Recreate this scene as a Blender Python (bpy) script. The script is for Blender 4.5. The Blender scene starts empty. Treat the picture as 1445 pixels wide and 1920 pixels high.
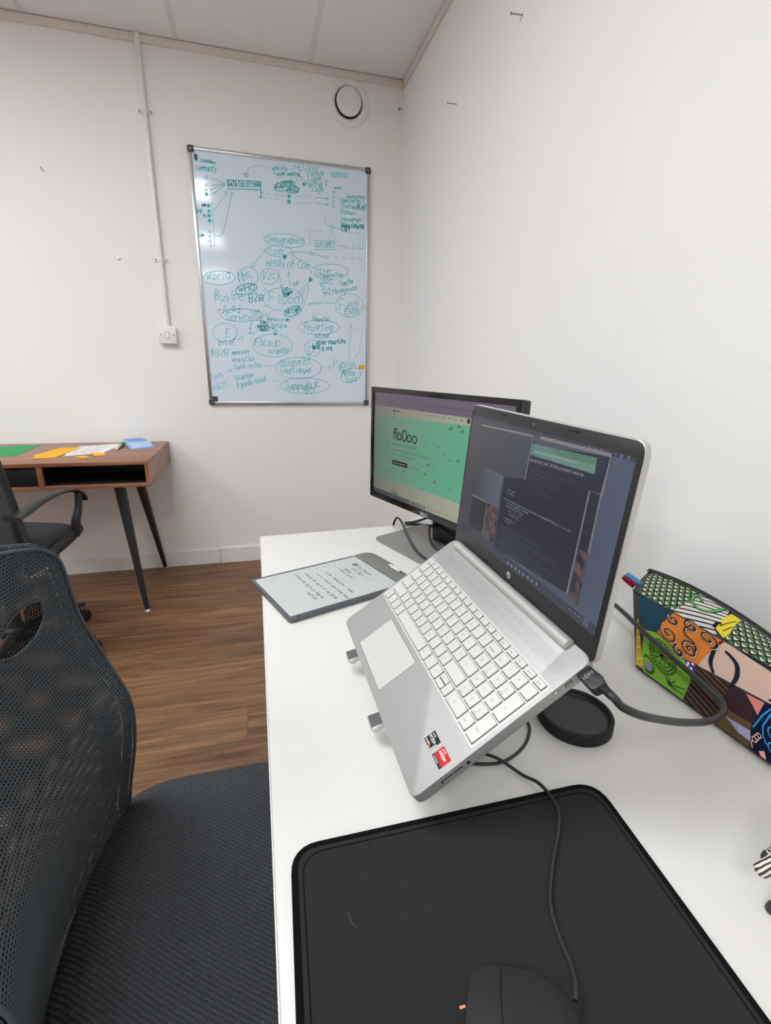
import bpy, bmesh, math, random
from mathutils import Vector, Matrix, Euler

random.seed(7)
C = bpy.context.scene.collection
SC = bpy.context.scene

# ------------------------------------------------------------------ camera
CAM = Vector((-.8234, -2.85, 1.1722))
FPX, YAW, PITCH, ROLL = 894.32, 0.26477757, -0.29995295, 0.02168529
cam_data = bpy.data.cameras.new('camera')
cam = bpy.data.objects.new('camera', cam_data)
C.objects.link(cam)
cy, sy, cp, sp = math.cos(YAW), math.sin(YAW), math.cos(PITCH), math.sin(PITCH)
fw = Vector((sy*cp, cy*cp, sp)); rt = Vector((cy, -sy, 0)); up = rt.cross(fw)
rt2 = math.cos(ROLL)*rt + math.sin(ROLL)*up
up2 = -math.sin(ROLL)*rt + math.cos(ROLL)*up
cam.matrix_world = Matrix(((rt2.x, up2.x, -fw.x, CAM.x), (rt2.y, up2.y, -fw.y, CAM.y),
                           (rt2.z, up2.z, -fw.z, CAM.z), (0, 0, 0, 1)))
cam_data.sensor_fit = 'HORIZONTAL'
cam_data.sensor_width = 36
cam_data.lens = FPX/1445*36
cam_data.clip_start = .02
SC.camera = cam

# ------------------------------------------------------------------ world, light, exposure
LAMP = 19.2                      # strength of the ceiling light panels
world = bpy.data.worlds.new('room_air'); SC.world = world
world.use_nodes = True
world.node_tree.nodes['Background'].inputs[0].default_value = (.9, .92, .95, 1)
world.node_tree.nodes['Background'].inputs[1].default_value = .3
SC.view_settings.view_transform = 'Standard'
SC.view_settings.look = 'None'
SC.view_settings.exposure = 0
SC.view_settings.gamma = 1
SC.view_settings.use_curve_mapping = False
SC.cycles.max_bounces = 10
SC.cycles.diffuse_bounces = 6

# ------------------------------------------------------------------ helpers
def lin(c):
    return tuple((x/255/12.92) if x/255 <= .04045 else ((x/255+.055)/1.055)**2.4 for x in c) + (1,)

def mat(name, rgb, rough=.5, metal=0, spec=.5, emit=0, noise=0, nscale=40, bump=0, bscale=200, coat=0):
    m = bpy.data.materials.new(name); m.use_nodes = True
    nt = m.node_tree; b = nt.nodes['Principled BSDF']
    b.inputs['Base Color'].default_value = lin(rgb)
    b.inputs['Roughness'].default_value = rough
    b.inputs['Metallic'].default_value = metal
    b.inputs['Specular IOR Level'].default_value = spec
    b.inputs['Coat Weight'].default_value = coat
    if emit:
        b.inputs['Emission Color'].default_value = lin(rgb)
        b.inputs['Emission Strength'].default_value = emit
    if noise or bump:
        tc = nt.nodes.new('ShaderNodeTexCoord')
    if noise:
        n = nt.nodes.new('ShaderNodeTexNoise'); n.inputs['Scale'].default_value = nscale
        n.inputs['Detail'].default_value = 4
        nt.links.new(tc.outputs['Object'], n.inputs['Vector'])
        r = nt.nodes.new('ShaderNodeValToRGB')
        r.color_ramp.elements[0].position = .3; r.color_ramp.elements[1].position = .7
        r.color_ramp.elements[0].color = lin([max(0, x*(1-noise)) for x in rgb])
        r.color_ramp.elements[1].color = lin([min(255, x*(1+noise)) for x in rgb])
        nt.links.new(n.outputs['Fac'], r.inputs['Fac'])
        nt.links.new(r.outputs['Color'], b.inputs['Base Color'])
    if bump:
        n2 = nt.nodes.new('ShaderNodeTexNoise'); n2.inputs['Scale'].default_value = bscale
        n2.inputs['Detail'].default_value = 3
        nt.links.new(tc.outputs['Object'], n2.inputs['Vector'])
        bp = nt.nodes.new('ShaderNodeBump'); bp.inputs['Strength'].default_value = bump
        bp.inputs['Distance'].default_value = .002
        nt.links.new(n2.outputs['Fac'], bp.inputs['Height'])
        nt.links.new(bp.outputs['Normal'], b.inputs['Normal'])
    return m

class NT:                                    # tiny node helper
    def __init__(s, m):
        s.nt = m.node_tree; s.b = s.nt.nodes['Principled BSDF']
    def new(s, t): return s.nt.nodes.new(t)
    def link(s, a, b): s.nt.links.new(a, b)
    def math(s, op, a, b=None):
        n = s.new('ShaderNodeMath'); n.operation = op
        for i, v in enumerate((a, b)):
            if v is None: continue
            if isinstance(v, (int, float)): n.inputs[i].default_value = v
            else: s.link(v, n.inputs[i])
        return n.outputs[0]
    def mix(s, fac, a, b):
        n = s.new('ShaderNodeMix'); n.data_type = 'RGBA'
        for i, v in ((0, fac), (6, a), (7, b)):
            if isinstance(v, (tuple, int, float)): n.inputs[i].default_value = v
            else: s.link(v, n.inputs[i])
        return n.outputs[2]

def wood(name, dark, midc, light, rough, rnd, sx=1.6, sy=26, spec=.5, axis='x'):
    m = mat(name, midc, rough, spec=spec); t = NT(m)
    g = t.new('ShaderNodeNewGeometry'); mp = t.new('ShaderNodeMapping')
    mp.inputs['Scale'].default_value = (sx, sy, sy) if axis == 'x' else (sy, sx, sy)
    t.link(g.outputs['Position'], mp.inputs['Vector'])
    oi = t.new('ShaderNodeObjectInfo')
    if rnd:
        cx = t.new('ShaderNodeCombineXYZ')
        t.link(t.math('MULTIPLY', oi.outputs['Random'], 57.0), cx.inputs[0])
        t.link(t.math('MULTIPLY', oi.outputs['Random'], 31.0), cx.inputs[1])
        t.link(cx.outputs[0], mp.inputs['Location'])
    n = t.new('ShaderNodeTexNoise'); n.inputs['Scale'].default_value = 1.3
    n.inputs['Detail'].default_value = 7; n.inputs['Roughness'].default_value = .68
    n.inputs['Distortion'].default_value = .6
    t.link(mp.outputs[0], n.inputs['Vector'])
    r = t.new('ShaderNodeValToRGB'); e = r.color_ramp.elements
    e[0].position = .32; e[0].color = lin(dark); e[1].position = .68; e[1].color = lin(light)
    k = e.new(.5); k.color = lin(midc)
    t.link(n.outputs['Fac'], r.inputs['Fac'])
    col = r.outputs['Color']
    if rnd:
        hs = t.new('ShaderNodeHueSaturation')
        t.link(t.math('ADD', t.math('MULTIPLY', oi.outputs['Random'], rnd), 1-rnd/2), hs.inputs['Value'])
        t.link(col, hs.inputs['Color']); col = hs.outputs['Color']
    t.link(col, t.b.inputs['Base Color'])
    bp = t.new('ShaderNodeBump'); bp.inputs['Strength'].default_value = .15
    bp.inputs['Distance'].default_value = .001
    t.link(n.outputs['Fac'], bp.inputs['Height']); t.link(bp.outputs['Normal'], t.b.inputs['Normal'])
    return m

BASE = {}                                    # object name -> inverse matrix of the thing it belongs to

def tag(o, label=None, cat=None, group=None, kind=None):
    if label: o['label'] = label
    if cat: o['category'] = cat
    if group: o['group'] = group
    if kind: o['kind'] = kind
    return o

def thing(name, label, cat, loc=(0, 0, 0), rot=(0, 0, 0), group=None):
    o = bpy.data.objects.new(name, None); C.objects.link(o)
    o.empty_display_size = .05
    o.location = loc; o.rotation_euler = rot
    BASE[o.name] = (Matrix.Translation(loc) @ Euler(rot).to_matrix().to_4x4()).inverted()
    return tag(o, label, cat, group)

def obj(name, verts, faces, m, parent=None, smooth=False, uv=None):
    """mesh from world coordinates, linked under its thing or part"""
    me = bpy.data.meshes.new(name)
    inv = BASE[parent.name] if parent else None
    vs = [tuple(inv @ Vector(v)) if inv else tuple(v) for v in verts]
    me.from_pydata(vs, [], faces)
    mats = m if isinstance(m, (list, tuple)) else [m]
    for x in mats: me.materials.append(x)
    if smooth: me.polygons.foreach_set('use_smooth', [True]*len(me.polygons))
    if uv:
        l = me.uv_layers.new(name='UVMap')
        for lp in me.loops: l.data[lp.index].uv = uv[lp.vertex_index]
    me.update()
    o = bpy.data.objects.new(name, me); C.objects.link(o)
    if parent:
        o.parent = parent; BASE[o.name] = BASE[parent.name]
    else:
        BASE[o.name] = Matrix.Identity(4)
    return o

def fix(o, ang=None):                        # outward normals, optional angle smoothing
    bm = bmesh.new(); bm.from_mesh(o.data)
    bmesh.ops.recalc_face_normals(bm, faces=bm.faces[:])
    bm.to_mesh(o.data); bm.free()
    if ang:
        o.data.polygons.foreach_set('use_smooth', [True]*len(o.data.polygons))
        o.data.set_sharp_from_angle(angle=math.radians(ang))
    return o

def rot_about(verts, c, rz):
    cs, sn = math.cos(rz), math.sin(rz)
    return [(c[0]+(x-c[0])*cs-(y-c[1])*sn, c[1]+(x-c[0])*sn+(y-c[1])*cs, z) for x, y, z in verts]

IDM = lambda p: p

def box(name, a, b, m, parent=None, bev=0, T=IDM, seg=2):
    x0, y0, z0 = a; x1, y1, z1 = b
    bm = bmesh.new()
    vs = [bm.verts.new(v) for v in ((x0,y0,z0),(x1,y0,z0),(x1,y1,z0),(x0,y1,z0),(x0,y0,z1),(x1,y0,z1),(x1,y1,z1),(x0,y1,z1))]
    for f in ((0,3,2,1),(4,5,6,7),(0,1,5,4),(1,2,6,5),(2,3,7,6),(3,0,4,7)): bm.faces.new([vs[i] for i in f])
    if bev: bmesh.ops.bevel(bm, geom=bm.edges[:], offset=bev, segments=seg, affect='EDGES', profile=.5)
    bm.verts.index_update()
    V = [T(tuple(v.co)) for v in bm.verts]; F = [[v.index for v in f.verts] for f in bm.faces]
    bm.free()
    return fix(obj(name, V, F, m, parent), 40 if bev else None)

def round_poly(pts, r, n=5):
    """rounded corners; r a number or one per corner"""
    out = []; N = len(pts)
    for i, p in enumerate(pts):
        ri = r[i] if isinstance(r, (list, tuple)) else r
        p = Vector(p).to_2d(); a = Vector(pts[i-1]).to_2d(); b = Vector(pts[(i+1) % N]).to_2d()
        if ri <= 0: out.append(tuple(p)); continue
        da, db = (a-p), (b-p)
        t = min(ri, da.length*.49, db.length*.49)
        s, e = p+da.normalized()*t, p+db.normalized()*t
        for k in range(n+1):
            q = k/n; out.append(tuple((1-q)**2*s+2*q*(1-q)*p+q*q*e))
    return out

def prism(name, poly, z0, z1, m, parent=None, bev=0, T=IDM, seg=2, bottom_bev=True):
    bm = bmesh.new()
    lo = [bm.verts.new((x, y, z0)) for x, y in poly]; hi = [bm.verts.new((x, y, z1)) for x, y in poly]
    n = len(poly)
    bm.faces.new(lo[::-1]); bm.faces.new(hi)
    for i in range(n): bm.faces.new((lo[i], lo[(i+1) % n], hi[(i+1) % n], hi[i]))
    if bev:
        es = [e for e in bm.edges if abs(e.verts[0].co.z-e.verts[1].co.z) < 1e-7 and (bottom_bev or e.verts[0].co.z > z0+1e-6)]
        bmesh.ops.bevel(bm, geom=es, offset=bev, segments=seg, affect='EDGES', profile=.5)
    bm.verts.index_update()
    V = [T(tuple(v.co)) for v in bm.verts]; F = [[v.index for v in f.verts] for f in bm.faces]
    bm.free()
    return fix(obj(name, V, F, m, parent), 35)

def catmull(pts, n=8, closed=False):
    P = [Vector(p) for p in pts]; out = []
    N = len(P); segs = N if closed else N-1
    for i in range(segs):
        if closed: a, b, c, d = P[i-1], P[i], P[(i+1) % N], P[(i+2) % N]
        else:
            b, c = P[i], P[i+1]
            a = P[i-1] if i else b*2-c
            d = P[i+2] if i+2 < N else c*2-b
        for k in range(n):
            t = k/n
            out.append(.5*((2*b)+(c-a)*t+(2*a-5*b+4*c-d)*t*t+(3*b-a-3*c+d)*t**3))
    if not closed: out.append(P[-1])
    return out

def tube_vf(pts, r, n=10, closed=False, flat=None):
    P = [Vector(p) for p in pts]; N = len(P); V = []; F = []
    up = None
    for i in range(N):
        if closed: t = P[(i+1) % N]-P[i-1]
        else: t = P[min(i+1, N-1)]-P[max(i-1, 0)]
        t.normalize()
        if up is None:
            up = Vector((0, 0, 1)) if abs(t.z) < .9 else Vector((0, 1, 0))
        s = t.cross(up)
        if s.length < 1e-6: s = t.orthogonal()
        s.normalize(); up = s.cross(t).normalized()
        ri = r(i/(N-1)) if callable(r) else r
        ra, rb = (ri, ri) if not isinstance(ri, tuple) else ri
        for k in range(n):
            a = 2*math.pi*k/n
            V.append(tuple(P[i]+s*math.cos(a)*ra+up*math.sin(a)*rb))
    for i in range(N if closed else N-1):
        j = (i+1) % N
        for k in range(n):
            F.append((i*n+k, i*n+(k+1) % n, j*n+(k+1) % n, j*n+k))
    if not closed:
        F.append(tuple(range(n))[::-1]); F.append(tuple((N-1)*n+k for k in range(n)))
    return V, F

def tube(name, pts, r, m, parent=None, n=10, smooth=0, closed=False):
    if smooth: pts = catmull(pts, smooth, closed)
    V, F = tube_vf(pts, r, n, closed)
    return fix(obj(name, V, F, m, parent), 60)

def lathe_vf(prof, n=32):
    V = []; F = []
    for r, z in prof:
        for k in range(n):
            a = 2*math.pi*k/n; V.append((r*math.cos(a), r*math.sin(a), z))
    for i in range(len(prof)-1):
        for k in range(n): F.append((i*n+k, i*n+(k+1) % n, (i+1)*n+(k+1) % n, (i+1)*n+k))
    F.append(tuple(range(n))[::-1]); F.append(tuple((len(prof)-1)*n+k for k in range(n)))
    return V, F

def lathe(name, prof, m, parent=None, T=IDM, n=32, ang=35):
    V, F = lathe_vf(prof, n)
    return fix(obj(name, [T(v) for v in V], F, m, parent), ang)

def at(x, y, z): return lambda p: (p[0]+x, p[1]+y, p[2]+z)

def frameT(o, u, v, n):                      # local (u,v,n) -> world
    o, u, v, n = Vector(o), Vector(u), Vector(v), Vector(n)
    return lambda p: tuple(o+u*p[0]+v*p[1]+n*p[2])

def join_vf(parts):
    V = []; F = []
    for v, f in parts:
        b = len(V); V += list(v); F += [tuple(i+b for i in x) for x in f]
    return V, F

def box_vf(a, b):
    x0, y0, z0 = a; x1, y1, z1 = b
    return ([(x0,y0,z0),(x1,y0,z0),(x1,y1,z0),(x0,y1,z0),(x0,y0,z1),(x1,y0,z1),(x1,y1,z1),(x0,y1,z1)],
            [(0,3,2,1),(4,5,6,7),(0,1,5,4),(1,2,6,5),(2,3,7,6),(3,0,4,7)])

# ---- written strokes: a single-line alphabet on a 5 x 9 grid (baseline 2, x-height 6, capitals 8)
GLYPH = {k: v for k, v in (l.split(' ', 1) for l in """A 02 28 42|14 34
B 02 08 28 37 36 25 05|25 34 33 22 02
C 47 28 06 04 22 43
D 02 08 28 46 44 22 02
E 48 08 02 42|05 35
F 48 08 02|05 35
G 47 28 06 04 22 43 45 25
H 08 02|48 42|05 45
I 18 12
J 38 33 22 12 03
K 08 02|48 05 42
L 08 02 42
M 02 08 25 48 42
N 02 08 42 48
O 28 06 04 22 44 46 28
P 02 08 28 47 46 25 05
Q 28 06 04 22 44 46 28|33 41
R 02 08 28 47 46 25 05|25 42
S 47 28 07 06 25 44 43 22 03
T 08 48|28 22
U 08 04 22 44 48
V 08 22 48
W 08 12 26 32 48
X 08 42|48 02
Y 08 25 48|25 22
Z 08 48 02 42
a 36 16 05 03 12 23 35|36 33 42
b 08 02|05 26 35 33 22 03
c 35 16 05 03 12 33
d 38 32|35 16 05 03 12 33
e 04 34 35 26 16 05 03 12 32
f 37 28 17 12|05 35
g 36 16 05 03 12 33|36 31 20 00
h 08 02|05 26 35 32
i 16 12|17 18
j 26 21 10 00|27 28
k 08 02|36 04 32
l 18 13 22
m 06 02|05 16 25 22|25 36 45 42
n 06 02|05 26 35 32
o 16 05 03 12 22 33 35 26 16
p 06 00|05 26 35 33 22 03
q 36 30|35 16 05 03 12 33
r 06 02|05 16 26
s 35 16 05 14 24 33 22 02
t 18 13 22 32|06 26
u 06 03 12 22 33|36 32
v 06 12 26
w 06 12 25 32 46
x 06 32|36 02
y 06 13|36 10 00
z 06 36 02 32
0 18 06 04 12 22 34 36 28 18
1 06 18 12
2 07 18 28 37 36 02 32
3 07 18 28 37 26 15|26 35 33 22 12 03
4 32 38 04 44
5 38 08 05 26 35 33 22 02
6 37 18 05 03 12 22 33 34 25 04
7 08 38 12
8 15 07 18 28 37 25 15 03 12 22 33 25
9 03 22 35 37 28 18 07 06 15 35
£ 37 28 17 14 02 32|05 25
& 33 12 03 16 28 17 32
+ 23 27|05 45
- 05 35
_ 01 41
/ 02 38
\\ 08 32
. 12 13
, 13 01
' 18 16
? 07 18 28 37 25 24|22 23
> 07 35 03
< 37 05 33
^ 05 17 25
= 04 34|06 36
# 14 44|16 46|22 28|32 38
: 13 14|15 16
; 15 16|13 01
[ 28 18 12 22
] 18 28 22 12
* 24 28|05 47|07 45
` 18 26
! 18 14|12 13
| 18 12""".split('\n'))}

def text_strokes(s, size, smooth=2, jit=0, slant=0):
    """polylines for a line of text; size = capital height, starts at (0,0) on the baseline; returns (lines, width)"""
    k = size/6; x = 0; out = []
    for ch in s:
        g = GLYPH.get(ch)
        if not g: x += 3.2; continue
        mx = 0
        dy, gs = (random.uniform(-.7, .7), random.uniform(.82, 1.2)) if jit > .3 else (0, 1)
        for st in g.split('|'):
            p = [(int(a[0]), int(a[1])) for a in st.split()]
            mx = max(mx, max(q[0] for q in p))
            q = [Vector(((x+a+(b-2)*slant+random.uniform(-jit, jit))*k, ((b-2)*gs+dy+random.uniform(-jit, jit))*k, 0)) for a, b in p]
            if smooth and len(q) > 2: q = catmull(q, smooth)
            out.append([(v.x, v.y) for v in q])
        x += mx+1.5
    return out, x*k

def ribbon_vf(lines, w, closed=False):
    """flat 2-D ribbons"""
    V = []; F = []
    for L in lines:
        P = [Vector(p) for p in L]
        if len(P) < 2: continue
        b = len(V); N = len(P)
        for i in range(N):
            t = P[min(i+1, N-1)]-P[max(i-1, 0)]
            if t.length < 1e-9: t = Vector((1, 0))
            t.normalize(); nn = Vector((-t.y, t.x))*w/2
            p = P[i]
            if i == 0: p = p-t*w*.4
            if i == N-1: p = p+t*w*.4
            V += [tuple(p+nn), tuple(p-nn)]
        for i in range(N-1): F.append((b+2*i, b+2*i+1, b+2*i+3, b+2*i+2))
    return V, F

def place2(V, F, T, off):                    # 2-D verts -> plane frame
    return [T((v[0], v[1], off)) for v in V], F

def put_text(parts, s, x, y, size, T, off, w, width=None, ang=0, smooth=2, jit=0, slant=0):
    L, wd = text_strokes(s, size, smooth, jit, slant)
    k = width/wd if width else 1
    ca, sa = math.cos(ang), math.sin(ang)
    L = [[(x+(px*k)*ca-py*sa, y+(px*k)*sa+py*ca) for px, py in l] for l in L]
    V, F = ribbon_vf(L, w)
    parts.append(place2(V, F, T, off))

def ellipse2(cx, cy, ux, uy, vx, vy, n=28, over=1.04):
    return [(cx+ux*math.cos(2*math.pi*over*i/n)+vx*math.sin(2*math.pi*over*i/n),
             cy+uy*math.cos(2*math.pi*over*i/n)+vy*math.sin(2*math.pi*over*i/n)) for i in range(n+1)]

def disc_vf(cx, cy, r, n=14):
    return [(cx+r*math.cos(2*math.pi*i/n), cy+r*math.sin(2*math.pi*i/n)) for i in range(n)], [tuple(range(n))]

# ------------------------------------------------------------------ materials
M = dict(
    wall=mat('white_wall_paint', (238, 237, 235), .75, spec=.25, bump=.06, bscale=160),
    ceil=mat('ceiling_tile', (238, 240, 241), .9, spec=.1, noise=.012, nscale=300, bump=.25, bscale=500),
    bar=mat('ceiling_bar', (222, 224, 226), .5),
    trim=mat('cream_trim', (226, 217, 205), .6),
    skirt=mat('baseboard_white', (236, 235, 234), .4, noise=.02, nscale=6),
    plastic=mat('white_plastic', (232, 230, 229), .28),
    screw=mat('screw_metal', (150, 150, 150), .35, 1),
    dark=mat('dark_gap', (18, 18, 20), .7),
    alu=mat('aluminium', (200, 200, 202), .3, 1),
    wboard=mat('whiteboard_enamel', (214, 229, 242), .09, spec=.6),
    corner=mat('dark_grey_plastic', (62, 62, 66), .45),
    ink=mat('teal_marker', (96, 200, 208), .6),
    ink2=mat('teal_marker_heavy', (58, 174, 186), .6),
    orange=mat('orange_card', (250, 178, 50), .75, spec=.2),
    white_desk=mat('white_laminate', (221, 219, 215), .38, spec=.4, bump=.02, bscale=400),
    blackmetal=mat('black_metal', (34, 35, 38), .4),
    chrome=mat('chrome', (205, 205, 205), .15, 1),
    paper=mat('paper', (232, 231, 230), .8, spec=.2),
    print_=mat('print_grey', (120, 122, 128), .8),
    green=mat('green_paper', (58, 160, 96), .7, spec=.2),
    blue=mat('blue_leaflet', (140, 178, 222), .6, spec=.3, noise=.12, nscale=60),
    beige=mat('beige_card', (206, 182, 150), .8),
    black=mat('black_plastic', (30, 31, 33), .42),
    blackgloss=mat('black_gloss', (16, 17, 19), .1),
    rubber=mat('black_rubber', (28, 30, 34), .62, spec=.3),
    cable=mat('black_cable', (36, 38, 40), .4),
    silver=mat('silver_plastic', (202, 201, 199), .34, .5),
    key=mat('silver_key', (214, 213, 210), .38, .25),
    keyside=mat('keyboard_well', (120, 120, 120), .5, .3),
    legend=mat('key_legend', (138, 138, 138), .6),
    pad=mat('mat_cloth', (46, 47, 48), .9, spec=.15, noise=.1, nscale=900, bump=.5, bscale=2500),
    padedge=mat('mat_stitching', (22, 22, 24), .95, spec=.1, bump=1, bscale=1500),
    epaper=mat('grey_e_paper', (192, 196, 195), .45, spec=.35),
    pencil=mat('note_ink', (62, 66, 72), .7),
    tabbody=mat('slate_metal', (96, 100, 106), .4, .4),
    felt=mat('grey_felt', (128, 126, 123), .95, spec=.1, noise=.12, nscale=400, bump=.6, bscale=1200),
    nib=mat('ivory_plastic', (226, 221, 205), .4),
    standgrey=mat('monitor_base_grey', (134, 131, 128), .5, .2),
    fabric=mat('charcoal_fabric', (43, 45, 48), .85, spec=.25),
    net=mat('grey_net_thread', (80, 88, 94), .75, spec=.3),
    net2=mat('black_net_thread', (36, 39, 42), .8, spec=.3),
)
# ribbed seat cloth
t = NT(M['fabric'])
tc = t.new('ShaderNodeTexCoord')
def rows(vec_out, ang, scale):
    mp = t.new('ShaderNodeMapping'); mp.inputs['Rotation'].default_value = (0, 0, ang)
    t.link(vec_out, mp.inputs['Vector'])
    w = t.new('ShaderNodeTexWave'); w.inputs['Scale'].default_value = scale; w.inputs['Distortion'].default_value = .3
    t.link(mp.outputs[0], w.inputs['Vector']); return w.outputs['Fac']
wv = t.math('MULTIPLY', rows(tc.outputs['Object'], .5, 95), rows(tc.outputs['Object'], 2.2, 60))
bp = t.new('ShaderNodeBump'); bp.inputs['Strength'].default_value = .9; bp.inputs['Distance'].default_value = .0025
t.link(wv, bp.inputs['Height']); t.link(bp.outputs['Normal'], t.b.inputs['Normal'])
t.link(t.mix(wv, lin((52, 55, 58)), lin((104, 109, 114))), t.b.inputs['Base Color'])
# brushed silver deck
M['brushed'] = mat('brushed_aluminium', (176, 175, 174), .42, .3)
t = NT(M['brushed']); tc = t.new('ShaderNodeTexCoord'); mp = t.new('ShaderNodeMapping')
mp.inputs['Scale'].default_value = (6, 900, 900)
t.link(tc.outputs['Object'], mp.inputs['Vector'])
n = t.new('ShaderNodeTexNoise'); n.inputs['Scale'].default_value = 1; n.inputs['Detail'].default_value = 3
t.link(mp.outputs[0], n.inputs['Vector'])
t.link(t.mix(n.outputs['Fac'], lin((156, 155, 154)), lin((180, 179, 177))), t.b.inputs['Base Color'])
t.link(t.math('ADD', t.math('MULTIPLY', n.outputs['Fac'], .2), .34), t.b.inputs['Roughness'])
M['plank'] = wood('brown_plank', (78, 56, 38), (120, 87, 60), (152, 113, 79), .45, .30, sx=1.8, sy=34)
M['walnut'] = wood('walnut_veneer', (112, 66, 44), (142, 92, 66), (164, 112, 84), .30, 0, sx=2, sy=20)
M['walnut_dark'] = mat('black_drawer_cubby_shade', (24, 26, 30), .5)

# ================================================================== the room: corner at the origin, room in -x, -y
RX, RY, RH = -4.8, -7.5, 2.551
def struct(name, a, b, m):
    return tag(box(name, a, b, m), kind='structure')
floor = struct('floor', (RX, RY, -.08), (0, 0, -.006), M['dark'])
PW, PL = .152, 1.22
plank_mesh = None
row = 0; y = 0.0; GAP = .00035
while y > RY:
    off = (row*.437+.32) % 1
    x = 0 + off*PL
    y1 = max(y-PW, RY)
    while x > RX:
        xa, xb = max(x-PL, RX), min(x, 0)
        if xb-xa > .03:
            full = abs(xb-xa-PL) < 1e-6 and abs(y-y1-PW) < 1e-6
            if full and plank_mesh:
                p = bpy.data.objects.new('plank', plank_mesh); C.objects.link(p)
                p.parent = floor; p.location = (xa, y1, 0); BASE[p.name] = BASE[floor.name]
            else:
                v, f = box_vf((GAP, GAP, -.006), (xb-xa-GAP, y-y1-GAP, 0))
                p = obj('plank', v, f, M['plank'], floor); p.location = (xa, y1, 0)
                if full: plank_mesh = p.data
        x -= PL
    y -= PW; row += 1

struct('wall_back', (RX-.1, 0, -.08), (.1, .1, RH+.1), M['wall'])
struct('wall_right', (0, RY-.1, -.08), (.1, 0, RH+.1), M['wall'])
struct('wall_left', (RX-.1, RY-.1, -.08), (RX, 0, RH+.1), M['wall'])
struct('wall_front', (RX, RY-.1, -.08), (0, RY, RH+.1), M['wall'])
ceiling = struct('ceiling', (RX, RY, RH+.006), (0, 0, RH+.1), M['dark'])
TX = [-.478-.6*i for i in range(-1, 8)]              # grid lines across x
LIGHTS = {(2, 3), (2, 6), (2, 10), (3, 2), (5, 2), (5, 5), (5, 9), (7, 2)}  # the row of three nearest the back wall is added to brighten it
tile_mesh = None
for i in range(len(TX)-1):
    xb, xa = min(TX[i], 0), max(TX[i+1], RX)
    for j in range(13):
        yb, ya = -.6*j, max(-.6*(j+1), RY)
        if (i, j) in LIGHTS: continue
        full = abs(xb-xa-.6) < 1e-6 and abs(yb-ya-.6) < 1e-6
        if full and tile_mesh:
            p = bpy.data.objects.new('ceiling_tile', tile_mesh); C.objects.link(p); p.parent = ceiling; p.location = (xa, ya, RH)
        else:
            v, f = box_vf((.003, .003, .0), (xb-xa-.003, yb-ya-.003, .006))
            p = obj('ceiling_tile', v, f, M['ceil'], ceiling); p.location = (xa, ya, RH)
            if full: tile_mesh = p.data
for x in TX[1:]:
    v, f = box_vf((x-.012, RY+.002, RH-.0022), (x+.012, -.013, RH+.002)); obj('ceiling_bar', v, f, M['bar'], ceiling)
for j in range(1, 13):
    for i in range(len(TX)-1):
        xb, xa = min(TX[i], 0), max(TX[i+1], RX)
        v, f = box_vf((xa+.012, -.6*j-.012, RH-.0018), (min(xb-.012, -.013), -.6*j+.012, RH+.002)); obj('ceiling_cross_bar', v, f, M['bar'], ceiling)
tag(box('trim_1', (RX, -.012, RH-.033), (-.0, 0, RH-.0025), M['trim'], bev=.002), kind='structure')
tag(box('trim_2', (-.012, RY, RH-.033), (0, -.012, RH-.0025), M['trim'], bev=.002), kind='structure')
bb = struct('baseboard_back', (-1.078, -.013, 0), (-.0, 0, .092), M['skirt'])
v, f = box_vf((RX, -.009, 0), (-1.082, 0, .088)); obj('board', v, f, M['skirt'], bb)
struct('baseboard_right', (-.013, RY, 0), (0, -.013, .092), M['skirt'])

# ------------------------------------------------------------------ ceiling light panels
m_lamp = mat('lit_diffuser', (248, 252, 255), .5, emit=LAMP)
for k, (i, j) in enumerate(sorted(LIGHTS)):
    x0, x1, y0, y1 = TX[i+1], TX[i], -.6*(j+1), -.6*j
    where = {(2, 3): 'over the white desk', (2, 6): 'middle one of the row over the white desk', (2, 10): 'last one of the row over the white desk', (3, 2): 'added to brighten the back wall, right one of three',
             (5, 2): 'added to brighten the back wall, middle one of three', (7, 2): 'added to brighten the back wall, left one of three', (5, 5): 'in the middle of the room', (5, 9): 'at the far end of the room'}[(i, j)]
    th = thing('ceiling_light', 'square light panel in the ceiling, ' + where, 'light',
               ((x0+x1)/2, (y0+y1)/2, RH), group='square ceiling light panels')
    parts = [box_vf((x0+.012, y0+.012, RH-.004), (x1-.012, y0+.03, RH+.006)), box_vf((x0+.012, y1-.03, RH-.004), (x1-.012, y1-.012, RH+.006)),
             box_vf((x0+.012, y0+.03, RH-.004), (x0+.03, y1-.03, RH+.006)), box_vf((x1-.03, y0+.03, RH-.004), (x1-.012, y1-.03, RH+.006))]
    obj('frame', *join_vf(parts), M['plastic'], th)
    v, f = box_vf((x0+.03, y0+.03, RH-.001), (x1-.03, y1-.03, RH+.005)); obj('diffuser', v, f, m_lamp, th)

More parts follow.
